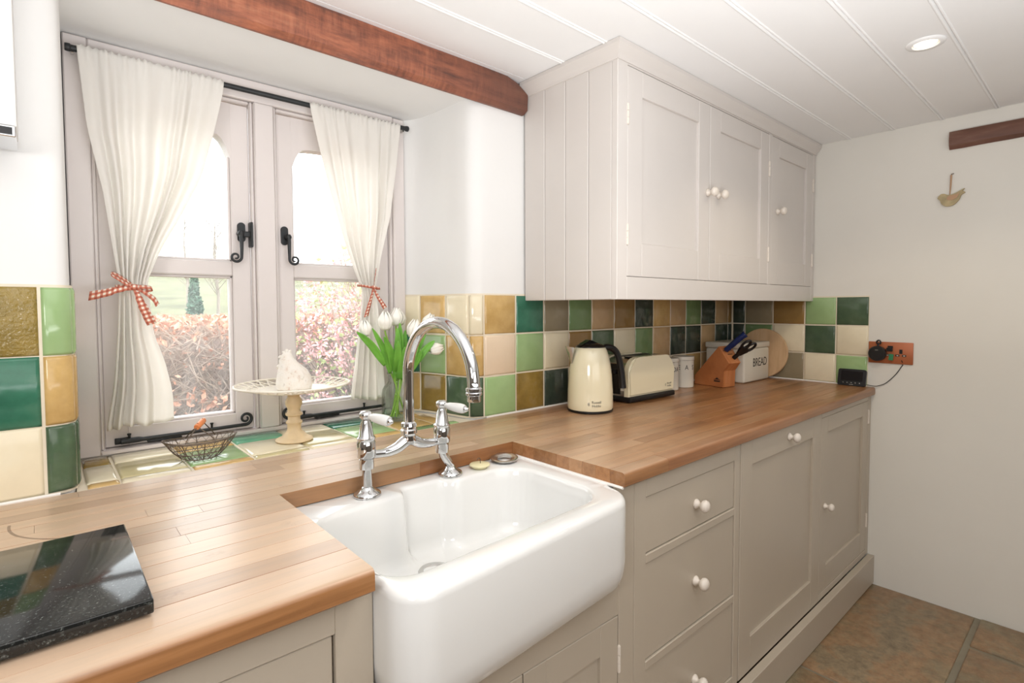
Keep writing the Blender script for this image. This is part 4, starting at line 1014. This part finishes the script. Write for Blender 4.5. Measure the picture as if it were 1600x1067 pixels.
# kettle
kt = thing('kettle', 'cream enamelled electric kettle with a black handle, steel spout and black lid', 'kettle', (1.495, 1.264, TZ)); ka = math.atan2(.65, .76)
b = B(); lathe(b, [(0, 0), (.080, 0), (.0825, .003), (.0825, .008), (0, .009)], 40); fin('base', b, M['blackplastic'], kt, .6)
KP = [(.0805, .009), (.0822, .014), (.0826, .03), (.0815, .07), (.0785, .11), (.0735, .145), (.0670, .172), (.0600, .190), (.0560, .196), (.0535, .1985), (0, .199)]
KP = [(r, .009 + (z - .009) * 1.17) for r, z in KP]; b = B(); lathe(b, KP, 48); fin('body', b, M['cream'], kt, .9)
b = B(); lathe(b, [(.0535, .230), (.054, .232), (.050, .237), (.040, .242), (.026, .246), (0, .247)], 40); fin('lid', b, M['blackgloss'], kt, 1.)
SD = Vector((-.755, .655, 0)); HDv = Vector((.92, -.39, 0)).normalized(); Z3 = Vector((0, 0, 1))        # spout to the left, handle to the right
b = B()
for pts in ([(-.034, .241), (-.014, .249), (.002, .2565), (.010, .2575), (.018, .252), (.036, .2435), (.036, .236), (-.034, .236)],):
    prism(b, pts, lambda p, a: tuple(HDv * -p[0] + HDv.cross(Z3) * a + Z3 * p[1]), -.017, .017)
fin('lid_button', b, M['blackgloss'], kt, .8)
b = B(); sd_ = Vector((-.86, .40, 0)).normalized(); tn = sd_.cross(Z3)
ZS = lambda z: .009 + (z - .009) * 1.17
P6 = [[(.0660, .012, .196), (.0705, .018, .1995), (.0895, .0105, .2025), (.0985, 0, .2035), (.0895, -.0105, .2025), (.0705, -.018, .1995), (.0660, -.012, .196)],
      [(.0690, .013, .182), (.0740, .015, .183), (.0835, .009, .1825), (.0890, 0, .182), (.0835, -.009, .1825), (.0740, -.015, .183), (.0690, -.013, .182)],
      [(.0755, .006, .150), (.0765, .006, .150), (.0770, .003, .150), (.0772, 0, .150), (.0770, -.003, .150), (.0765, -.006, .150), (.0755, -.006, .150)]]
rg = [[b.verts.new(tuple(sd_ * x + tn * y + Z3 * ZS(z))) for x, y, z in r] for r in P6]
for a, c in zip(rg, rg[1:]):
    for k in range(6): b.faces.new((a[k], a[k + 1], c[k + 1], c[k]))
b.faces.new(rg[0]); b.faces.new(rg[2]); fin('spout', b, M['steel'], kt, .9)
b = B(); hp = [(.046, .222), (.066, .228), (.088, .224), (.106, .210), (.118, .185), (.126, .150), (.131, .115), (.134, .085), (.1345, .074)]
hpts = spline([tuple(HDv * r + Z3 * z) for r, z in hp], 5); n = len(hpts)
tube(b, hpts, [.013 - .001 * math.sin(PI * i / n) for i in range(n)], 14); o = fin('handle', b, M['blackplastic'], kt, 1.)
va0 = math.atan2(-1.32, -1.56)                                          # direction towards the room, where the print sits
lettering('Russell\nHobbs', .0125, M['greyink'], kt, (0, 0, .036), cyl=.0835, ang=math.radians(-34))
em = B(); tube(em, [(.0055 * math.cos(a) * .6, 0, .0055 * math.sin(a)) for a in [2 * PI * k / 20 for k in range(20)]], .0005, 4, True); box(em, -.0012, .0012, -.0003, .0003, -.003, .003)
me = bpy.data.meshes.new('emblem'); em.to_mesh(me); em.free(); me.materials.append(M['greyink']); bend(me, .0835); me.transform(Matrix.Rotation(math.radians(-53), 4, 'Z')); o = link('emblem', me, None, kt); o.location = (0, 0, .036)
# toaster
ts = thing('toaster', 'cream two slot toaster with steel ends and a black base behind the kettle', 'toaster', (1.855, 1.316, TZ)); ts.rotation_euler = (0, 0, math.radians(-1.5))
b = B(); box(b, -.152, .152, -.083, .083, .003, .024, .004, 2); fin('base', b, M['blackplastic'], ts, .7)
def tshape(hw, h, r, z0):
    return [(-hw, z0), (hw, z0)] + [(hw - .012 * ((k / 8) ** 2) - r + r * math.cos(a), h - r + r * math.sin(a)) for k, a in [(k, PI / 2 * k / 8) for k in range(9)]] + [(-hw + .012 * ((1 - k / 8) ** 2) + r - r * math.sin(a), h - r + r * math.cos(a)) for k, a in [(k, PI / 2 * k / 8) for k in range(9)]]
for y0, y1 in ((-.080, -.052), (.052, .080)):
    b = B(); prism(b, tshape(.150, .178, .055, .024), lambda p, a: (p[0], a, p[1]), y0, y1)
    ed = [e for e in b.edges if abs(e.verts[0].co.y - e.verts[1].co.y) < 1e-6 and abs(e.verts[0].co.y - (y0 if y0 < 0 else y1)) < 1e-6]
    bmesh.ops.bevel(b, geom=ed, offset=.008, segments=3, affect='EDGES'); fin('shell', b, M['cream'], ts, .7)
b = B(); prism(b, tshape(.146, .174, .05, .024), lambda p, a: (p[0], a, p[1]), -.0515, .0515); fin('steel_body', b, M['steel'], ts, .6)
b = B(); 
for y in (-.026, .026):
    b = B(); box(b, -.105, .105, y - .013, y + .013, .1735, .1765, .001); fin('slot', b, M['blackplastic'], ts)
b = B(); box(b, -.158, -.1465, -.012, .012, .11, .125, .002); fin('lever', b, M['blackplastic'], ts)
b = B(); box(b, -.1475, -.146, -.030, .030, .03, .15, .0006); fin('control_panel', b, M['blackgloss'], ts)
b = B(); box(b, -.1482, -.1473, -.049, -.033, .045, .062); o = fin('sticker', b, M['enamel'], ts); b = B(); box(b, -.1486, -.1478, -.049, -.033, .056, .062); fin('sticker_band', b, M['greentag'], o)
lettering('Russell\nHobbs', .0105, M['greyink'], ts, (.112, -.0803, .052)); 
em = B(); tube(em, [(.087 + .003 * math.cos(a), -.0804, .052 + .005 * math.sin(a)) for a in [2 * PI * k / 16 for k in range(16)]], .0005, 4, True); fin('emblem', em, M['greyink'], ts)
# storage tins
def canister(label, x, y, txt, ang, sp):
    c = thing('storage_tin', label, 'tin', (x, y, TZ), group=None)
    b = B(); lathe(b, [(0, 0), (.046, 0), (.0475, .002), (.0475, .126), (0, .126)], 36); fin('tin', b, M['enamel'], c, .6)
    b = B(); lathe(b, [(0, .1265), (.0488, .1265), (.0492, .128), (.0492, .141), (.048, .1435), (0, .1445)], 36); fin('lid', b, M['enamel'], c, .6)
    b = B(); lathe(b, [(.0478, .1258), (.0494, .1262), (.0494, .1275), (.0478, .1278)], 36); fin('rim_line', b, M['steel'], c)
    lettering(txt, .031, M['ink'], c, (0, 0, .093), cyl=.0478, ang=ang, xs=.8, sp=sp)
canister('white enamel storage tin with spaced black letters, further right of the two', 2.262, 1.345, 'T   E   A   S', math.radians(-62), 1.0)
canister('white enamel storage tin half hidden between the toaster and the other tin', 2.135, 1.347, 'SODA', math.radians(-30), 1.0)
# bread bin
bb_ = thing('bread_bin', 'white enamel bread bin with BREAD in black capitals, in the corner', 'bread bin', (2.690, 1.292, TZ))
b = B(); box(b, -.140, .138, -.104, .098, .0, .166, .010, 3); fin('bin', b, M['enamel'], bb_, .6)
b = B(); box(b, -.1425, .1405, -.1065, .1005, .1665, .196, .007, 3); fin('lid', b, M['enamel'], bb_, .6)
lettering('BREAD', .060, M['ink'], bb_, (.030, -.1043, .094), xs=.86)
# round board leaning on the end wall
cbd = thing('round_board', 'round pale wooden chopping board leaning on the end wall behind the bread bin', 'chopping board', (2.852, 1.238, TZ)); cbd.rotation_euler = (0, math.radians(5.5), 0)
b = B(); lathe(b, [(0, -.008), (.126, -.008), (.129, -.005), (.129, .005), (.126, .008), (0, .008)], 56, mtx=Matrix.Translation((0, 0, .1292)) @ Matrix.Rotation(PI / 2, 4, 'Y')); fin('disc', b, M['board'], cbd, .5)
# knife block, knife and scissors
kb = thing('knife_block', 'leaning beech knife block in front of the bread bin', 'knife block', (2.411, 1.268, TZ), math.radians(-8))
b = B(); SEC = [(.08, 0), (.08, .077), (.110, .115), (.053, .191), (-.080, .042), (-.080, 0)]   # (forward, up)
prism(b, SEC, lambda p, a: (a, -p[0], p[1]), -.044, .044)
bmesh.ops.bevel(b, geom=list(b.edges), offset=.0018, segments=1, affect='EDGES'); fin('block', b, M['block'], kb, .4)
b = B(); nslot = Vector((0, -.583, .812))
def on_slot(u, x): return Vector((x, -(.110 - .057 * u), .115 + .076 * u))
for u, x in ((.28, .012), (.5, 0), (.72, -.016), (.72, .016)):
    c = on_slot(u, x); b = B(); m_ = Matrix.Translation(c) @ Matrix.Rotation(-math.atan2(.076, .057), 4, 'X')
    box(b, -.016, .016, -.0022, .0022, -.0012, .0006, mtx=m_); fin('slot', b, M['ink'], kb)
b = B()
mk = Matrix.Translation((-.0523, 0, 0))
for (f0, f1, z0, z1) in ((.030, .062, .024, .030), (.028, .064, .033, .035)): box(b, -.0446, -.0441, -f1, -f0, z0, z1)
prism(b, [(.034, .036), (.046, .044), (.058, .036)], lambda p, a: (a, -p[0], p[1]), -.0446, -.0441); o = fin('maker_mark', b, M['ink'], kb); o['kind'] = 'stuff'
kbm = Matrix.Translation((2.411, 1.268, TZ)) @ Matrix.Rotation(math.radians(-8), 4, 'Z')
updir = (kbm.to_3x3() @ Vector((.12, -.74, .67))).normalized()
c = kbm @ on_slot(.72, -.016)
kn = thing('kitchen_knife', 'navy handled knife pushed into the upper slot of the beech block', 'knife', tuple(c)); q = updir.to_track_quat('Z', 'X'); kn.rotation_euler = q.to_euler()
b = B(); tube(b, spline([(0, 0, .004), (0, 0, .03), (.0, .002, .07), (0, .001, .10), (0, -.004, .122)], 5), [.0125] * 6 + [.0135] * 6 + [.0135] * 6 + [.0155] * 3, 12); fin('handle', b, M['bluplastic'], kn, 1.)
for z in (.035, .09): b = B(); lathe(b, [(0, -.0125), (.003, -.0125), (.003, .0125), (0, .0125)], 8, mtx=Matrix.Translation((0, .0, z)) @ Matrix.Rotation(PI / 2, 4, 'Y')); fin('rivet', b, M['steel'], kn)
b = B(); box(b, -.001, .001, -.010, .010, -.07, .004); fin('blade', b, M['steel'], kn)
c = kbm @ on_slot(.28, .012)
sc_ = thing('kitchen_scissors', 'black kitchen scissors standing in the lower slot of the beech block', 'scissors', tuple(c))
ux = (rt2 - updir * rt2.dot(updir)).normalized(); uy = updir.cross(ux)
ud = updir; ux = (ux - ud * ux.dot(ud)).normalized(); uy = ud.cross(ux); sc_.rotation_euler = Matrix((ux, uy, ud)).transposed().to_euler()
b = B(); tube(b, [(0, 0, -.001), (0, 0, .012), (0, 0, .03)], [.010, .0105, .009], 10); prism(b, [(-.009, .026), (.009, .026), (.024, .060), (.020, .074), (-.020, .074), (-.024, .060)], lambda p, a: (p[0], a, p[1]), -.006, .006); fin('shank', b, M['blackplastic'], sc_, .8)
for s in (-1, 1):
    b = B(); tube(b, [(s * (.0155 + .0135 * math.cos(a)), 0, .090 + .026 * math.sin(a)) for a in [2 * PI * k / 24 for k in range(24)]], .0058, 10, True); fin('finger_loop', b, M['blackplastic'], sc_, 1.)
b = B(); box(b, -.008, .008, -.0012, .0012, -.06, .0); fin('blade', b, M['steel'], sc_)
# small display
mo = thing('smart_display', 'small black display with a row of buttons leaning by the end wall', 'display', (2.858, .820, TZ)); mo.rotation_euler = (0, math.radians(14), 0)
def rrect(hw, h, r, z0=0.):
    return [tuple(p) for p in rpoly([(-hw, z0, r), (hw, z0, r), (hw, z0 + h, r), (-hw, z0 + h, r)])]
b = B(); prism(b, rrect(.058, .078, .009), lambda p, a: (a, p[0], p[1]), -.007, .007); fin('case', b, M['blackplastic'], mo, .5)
b = B(); prism(b, rrect(.045, .046, .002, .022), lambda p, a: (a, p[0], p[1]), -.0078, -.0068); fin('screen', b, M['screen'], mo, .5)
for k in range(5): b = B(); lathe(b, [(0, 0), (.0026, 0), (.002, .001), (0, .0012)], 10, mtx=Matrix.Translation((-.0072, -.034 + .017 * k, .013)) @ Matrix.Rotation(-PI / 2, 4, 'Y')); fin('button', b, M['steel'], mo)
b = B(); box(b, -.0074, -.0068, -.008, .008, .0035, .006); fin('maker_mark', b, M['steel'], mo)
cb2 = B(); XW = XR - .004
tube(cb2, spline([(2.870, .760, .930), (2.880, .745, .9265), (2.8865, .722, .927), (XW, .69, .944), (XW, .655, .985), (XW, .636, 1.018), (XW - .001, .628, 1.035), (XW - .008, .632, 1.052)], 8), .0016, 6); o = fin('power_cord', cb2, M['blackplastic'], None, 1.)
tag(o, 'thin black cord running down the wall from the plug to the display', 'cord')
# socket and plug
so = thing('double_socket', 'copper coloured double socket plate on the end wall', 'socket', (XR, .676, 1.083))
b = B(); box(b, -.008, -.0003, -.085, .085, -.049, .049, .003, 2); fin('plate', b, M['copper'], so, .6)
for yo in (-.040, .022):
    b = B(); box(b, -.0088, -.0078, yo - .006, yo + .006, -.002, .017); fin('pin_hole', b, M['blackplastic'], so)
    for s in (-1, 1): b = B(); box(b, -.0088, -.0078, yo + s * .0125 - .0075, yo + s * .0125 + .0075, -.015, -.006); h = fin('pin_hole', b, M['blackplastic'], so); b = B(); box(b, -.0091, -.0086, yo + s * .0125 - .0035, yo + s * .0125 + .0035, -.0125, -.009); fin('pin_cover', b, M['enamel'], h)
b = B(); box(b, -.011, -.0078, -.010, .010, .010, .032, .001); fin('switch', b, M['blackplastic'], so)
pl = thing('round_plug', 'round black plug adaptor with a ring pull in the left half of the socket', 'plug', (XR - .0092, .722, 1.079))
b = B(); lathe(b, [(0, 0), (.033, 0), (.0345, .003), (.0345, .022), (.031, .027), (0, .028)], 36, mtx=Matrix.Rotation(-PI / 2, 4, 'Y')); fin('body', b, M['blackplastic'], pl, .6)
b = B(); tube(b, [(-.012, 0, .028), (-.012, -.006, .046)] + [(-.012, -.004 + .008 * math.cos(a), .050 + .010 * math.sin(a)) for a in [-.6 + (PI + 1.2) * k / 12 for k in range(13)]] + [(-.012, -.002, .046), (-.012, 0, .028)], .0032, 8); fin('ring_pull', b, M['blackplastic'], pl, 1.)
b = B(); box(b, -.0289, -.0279, -.006, .006, .014, .018); fin('maker_mark', b, M['greyink'], pl)
b = B(); box(b, -.014, -.002, -.057, -.034, .012, .028, .001); fin('cord_end', b, M['blackplastic'], pl)
gt = B(); prism(gt, [(-.008, 0), (.009, -.002), (.012, .026), (-.004, .028)], lambda p, a: (a, -p[0], p[1]), -.0012, .0012); o = fin('cord_tag', gt, M['greentag'], None); o.location = (XR - .0235, .671, 1.052)
tag(o, 'small green tag hanging on the cord at the socket', 'tag')
# hanging bird
bd = thing('hanging_bird', 'little carved wooden bird hanging on a tan cord on the end wall', 'ornament', (XR - .007, .478, 1.752))
bo = spline([(.040, 0, .008), (.030, 0, .017), (.018, 0, .016), (.006, 0, .010), (-.012, 0, .013), (-.030, 0, .022), (-.046, 0, .030), (-.040, 0, .021), (-.048, 0, .014), (-.036, 0, .004), (-.028, 0, -.016), (-.010, 0, -.034), (.012, 0, -.037), (.028, 0, -.026), (.034, 0, -.010), (.043, 0, .000)], 5)
b = B(); prism(b, [(p[0], p[2]) for p in bo], lambda p, a: (a, p[0], p[1]), -.0055, .0055); fin('body', b, M['birdwood'], bd, .5)
b = B(); prism(b, [(p[0], p[1]) for p in [(.012, -.002), (.004, .006), (-.018, .008), (-.032, .014), (-.022, -.006), (-.006, -.014), (.008, -.012)]], lambda p, a: (a, p[0], p[1]), -.0080, -.0054); fin('wing', b, M['cord'], bd, .5)
b = B(); tube(b, [(-.001, .002, .010), (-.001, .0, .05), (-.001, -.001, .092)], [.0018, .003, .0034], 8); fin('cord', b, M['cord'], bd, 1.)
b = B(); tube(b, [(.006, -.002, .094), (-.004, -.002, .095), (-.004, -.010, .096)], .0018, 6); fin('nail', b, M['wire'], bd, 1.)
# white unit on the left
hd = thing('extractor_unit', 'white wall unit cut off by the left edge, with a chrome and black grip strip', 'wall unit')
b = B(); box(b, -.62, -.0215, 1.300, 1.4215, 1.6195, 2.0840, .003); fin('body', b, M['plaster'], hd, .5)
b = B(); box(b, -.60, -.0225, 1.290, 1.40, 1.600, 1.6190, .0015); fin('grip_strip', b, M['chrome'], hd, .5)
b = B(); box(b, -.60, -.0270, 1.2885, 1.2898, 1.6035, 1.6160); fin('grip_slot', b, M['blackplastic'], hd)
# recessed downlight
dl = thing('ceiling_downlight', 'round white recessed ceiling downlight, lit', 'ceiling light', (2.015, .403, ZC))
b = B(); lathe(b, [(.031, -.002), (.034, -.006), (.047, -.005), (.050, -.0005), (.031, -.0004)], 36); fin('trim_ring', b, M['ceil'], dl, 1.)
b = B(); lathe(b, [(0, -.0015), (.0295, -.0015), (.0295, -.0004), (0, -.0004)], 30); fin('lens', b, M['lamp'], dl)

# ================================================================ THE GARDEN beyond the glass
import numpy as np
RG = np.random.default_rng(5)
def cloud(name, m, parent, V, F, mats=None):
    me = bpy.data.meshes.new(name); me.from_pydata([tuple(v) for v in V], [], F)
    o = link(name, me, m, parent); o['kind'] = 'stuff'; return o
def sticks(P0, P1, r):
    V = []; F = []
    for a, c, rr in zip(P0, P1, r):
        d = c - a; d = d / (np.linalg.norm(d) + 1e-9); u = np.cross(d, (0.3, .2, .93)); u /= np.linalg.norm(u) + 1e-9; w = np.cross(d, u); i = len(V)
        for k in range(3):
            q = u * math.cos(k * 2.094) + w * math.sin(k * 2.094); V += [a + q * rr, c + q * rr * .6]
        F += [(i, i + 2, i + 3, i + 1), (i + 2, i + 4, i + 5, i + 3), (i + 4, i, i + 1, i + 5)]
    return V, F
def leaves_(P, s, up_bias=0.):
    V = []; F = []
    for p, k in zip(P, s):
        d = RG.normal(size=3); d[2] += up_bias; d /= np.linalg.norm(d); u = np.cross(d, RG.normal(size=3)); u /= np.linalg.norm(u); i = len(V); n = np.cross(d, u)
        V += [p - d * k, p + u * k * .55 + n * k * .12, p + d * k, p - u * k * .55 + n * k * .12]; F += [(i, i + 1, i + 2), (i, i + 2, i + 3)]
    return V, F
# lawn and bank
b = B(); nx_, ny_ = 40, 40; G = []
for j in range(ny_ + 1):
    y = 2.05 + (j / ny_) ** 1.8 * 34; row = []
    for i in range(nx_ + 1):
        x = -8 + 44 * i / nx_; z = .42 + max(0, y - 5.5) * .115 + .06 * math.sin(x * .9 + y * .3) * min(1, max(0, (y - 5) / 6))
        if y > 26: z = min(z, 2.9)
        row.append(b.verts.new((x, y, z)))
    G.append(row)
for j in range(ny_):
    for i in range(nx_): b.faces.new((G[j][i], G[j][i + 1], G[j + 1][i + 1], G[j + 1][i]))
tag(fin('grass_bank', b, M['grass'], None, 1.2), 'pale grassy bank rising beyond the hedge outside', 'grass')
# beech hedge
hg = thing('beech_hedge', 'clipped beech hedge of bare twigs with coppery leaves along its top, outside the left casement', 'hedge', (0, 0, 0))
n = 7200
P0 = np.stack([RG.uniform(-.9, 1.75, n), 3.15 + RG.beta(1, 2, n) * .75, RG.uniform(.42, 1.16, n)], 1); D = RG.normal(size=(n, 3)) * (.8, .55, .75); D[:, 2] = np.abs(D[:, 2]) * .8 + .12
D /= np.linalg.norm(D, axis=1)[:, None]; P1 = P0 + D * RG.uniform(.07, .22, n)[:, None]; P1[:, 2] = np.minimum(P1[:, 2], 1.262)
cloud('twigs', M['twig'], hg, *sticks(P0, P1, RG.uniform(.0016, .0042, n)))
b = B(); box(b, -.9, 1.75, 3.62, 3.86, .42, 1.19); core = fin('core', b, M['twig'], hg)
n = 2600
Z = 1.255 - RG.exponential(.05, n); P = np.stack([RG.uniform(-.9, 1.75, n), 3.13 + RG.beta(1, 1.6, n) * .7, np.clip(Z, .7, 1.27)], 1)
n2 = 900; P2 = np.stack([RG.uniform(-.9, 1.75, n2), 3.12 + RG.beta(1, 3, n2) * .5, RG.uniform(.45, 1.2, n2)], 1)
c0 = np.array([(.66, 3.1, .80), (.56, 3.1, .83), (.74, 3.12, .74)]); P3 = np.concatenate([c + RG.normal(size=(26, 3)) * (.05, .03, .022) for c in c0])
P = np.concatenate([P, P2, P3]); cloud('leaves', M['copperleaf'], hg, *leaves_(P, RG.uniform(.012, .026, len(P)), .3))
# pink flowering currant
pk = thing('flowering_shrub', 'tall shrub covered in pink blossom and lime leaves outside the right casement', 'shrub', (0, 0, 0))
def bushpts(n, k=1.):
    out = []
    while len(out) < n:
        x, y, z = RG.uniform(.98, 2.5), RG.uniform(2.5, 3.6), RG.uniform(.44, 1.95)
        t = (z - .44) / 1.45; hw = .62 * math.sin(PI * min(1, .20 + t * .78)) ** .7 + .05
        if ((x - 1.66) / hw) ** 2 + ((y - 3.05) / (hw * .8)) ** 2 < k and RG.random() < (1.15 - .55 * t): out.append((x, y, z))
    return np.array(out)
C = bushpts(1500); P = np.concatenate([c + RG.normal(size=(9, 3)) * (.014, .014, .026) for c in C]); cloud('blossom', M['pinkflower'], pk, *leaves_(P, RG.uniform(.008, .016, len(P))))
P = bushpts(2600); cloud('leaves', M['limeleaf'], pk, *leaves_(P, RG.uniform(.012, .024, len(P))))
E_ = bushpts(420, .9); S_ = np.stack([1.62 + RG.normal(size=420) * .14, 3.05 + RG.normal(size=420) * .12, np.full(420, .42)], 1)
S_ = S_ * .45 + E_ * .55; S_[:, 2] -= .12; cloud('twigs', M['twig'], pk, *sticks(S_, E_, RG.uniform(.003, .006, 420)))
E2 = bushpts(60, .5); S2 = np.stack([1.62 + RG.normal(size=60) * .10, 3.05 + RG.normal(size=60) * .1, np.full(60, .40)], 1); cloud('stems', M['twig'], pk, *sticks(S2, E2, RG.uniform(.006, .011, 60)))
# ivy-clad conifer and bare trees on the bank
cf = thing('slim_conifer', 'slim dark green conifer standing on the bank beyond the hedge', 'tree', (1.71, 9.0, .70))
b = B(); tube(b, [(0, 0, 0), (0, 0, 1.05)], [.03, .01], 8); fin('trunk', b, M['bark'], cf, 1.)
n = 1900; t = RG.random(n) ** 1.2; a = RG.uniform(0, 2 * PI, n); r = (.16 * (1 - t) ** .8 + .012) * np.sqrt(RG.random(n)); cloud('foliage', M['conifer'], cf, *leaves_(np.stack([r * np.cos(a), r * np.sin(a), .05 + t * 1.10], 1), RG.uniform(.02, .04, n), .8))
def bare_tree(label, loc, h, r, seed):
    rr = random.Random(seed); t = thing('bare_tree', label, 'tree', loc, 0, 'bare trees on the bank')
    b = B(); tube(b, [(0, 0, 0), (.02, 0, h * .4), (-.02, .02, h * .75), (0, 0, h)], [r, r * .8, r * .55, r * .2], 8); fin('trunk', b, M['bark'], t, 1.)
    P0 = []; P1 = []; R_ = []
    for k in range(46):
        z = h * rr.uniform(.35, .98); a = rr.uniform(0, 6.28); L = (h - z * .6) * rr.uniform(.16, .34); p = np.array((0, 0, z)); q = p + np.array((math.cos(a) * L * .8, math.sin(a) * L * .8, L * .75)); P0.append(p); P1.append(q); R_.append(r * .22)
        for m in range(5):
            s = p + (q - p) * rr.uniform(.3, 1); e = s + np.array((rr.uniform(-1, 1), rr.uniform(-1, 1), rr.uniform(.2, 1))) * L * .42; P0.append(s); P1.append(e); R_.append(r * .10)
    cloud('branches', M['bark'], t, *sticks(P0, P1, R_))
bare_tree('bare pale tree behind the hedge, right of the slim conifer', (2.03, 9.1, .72), 1.9, .028, 1)
bare_tree('bare tree with fine twigs reaching above the middle rail, left of the slim conifer', (2.15, 12.0, 1.02), 2.0, .03, 2)
bare_tree('bare twiggy tree far left on the bank behind the curtain edge', (1.55, 14.0, 1.22), 2.2, .04, 3)
bare_tree('bare tree on the bank beyond the left casement handle', (4.1, 14.0, 1.22), 1.7, .035, 4)
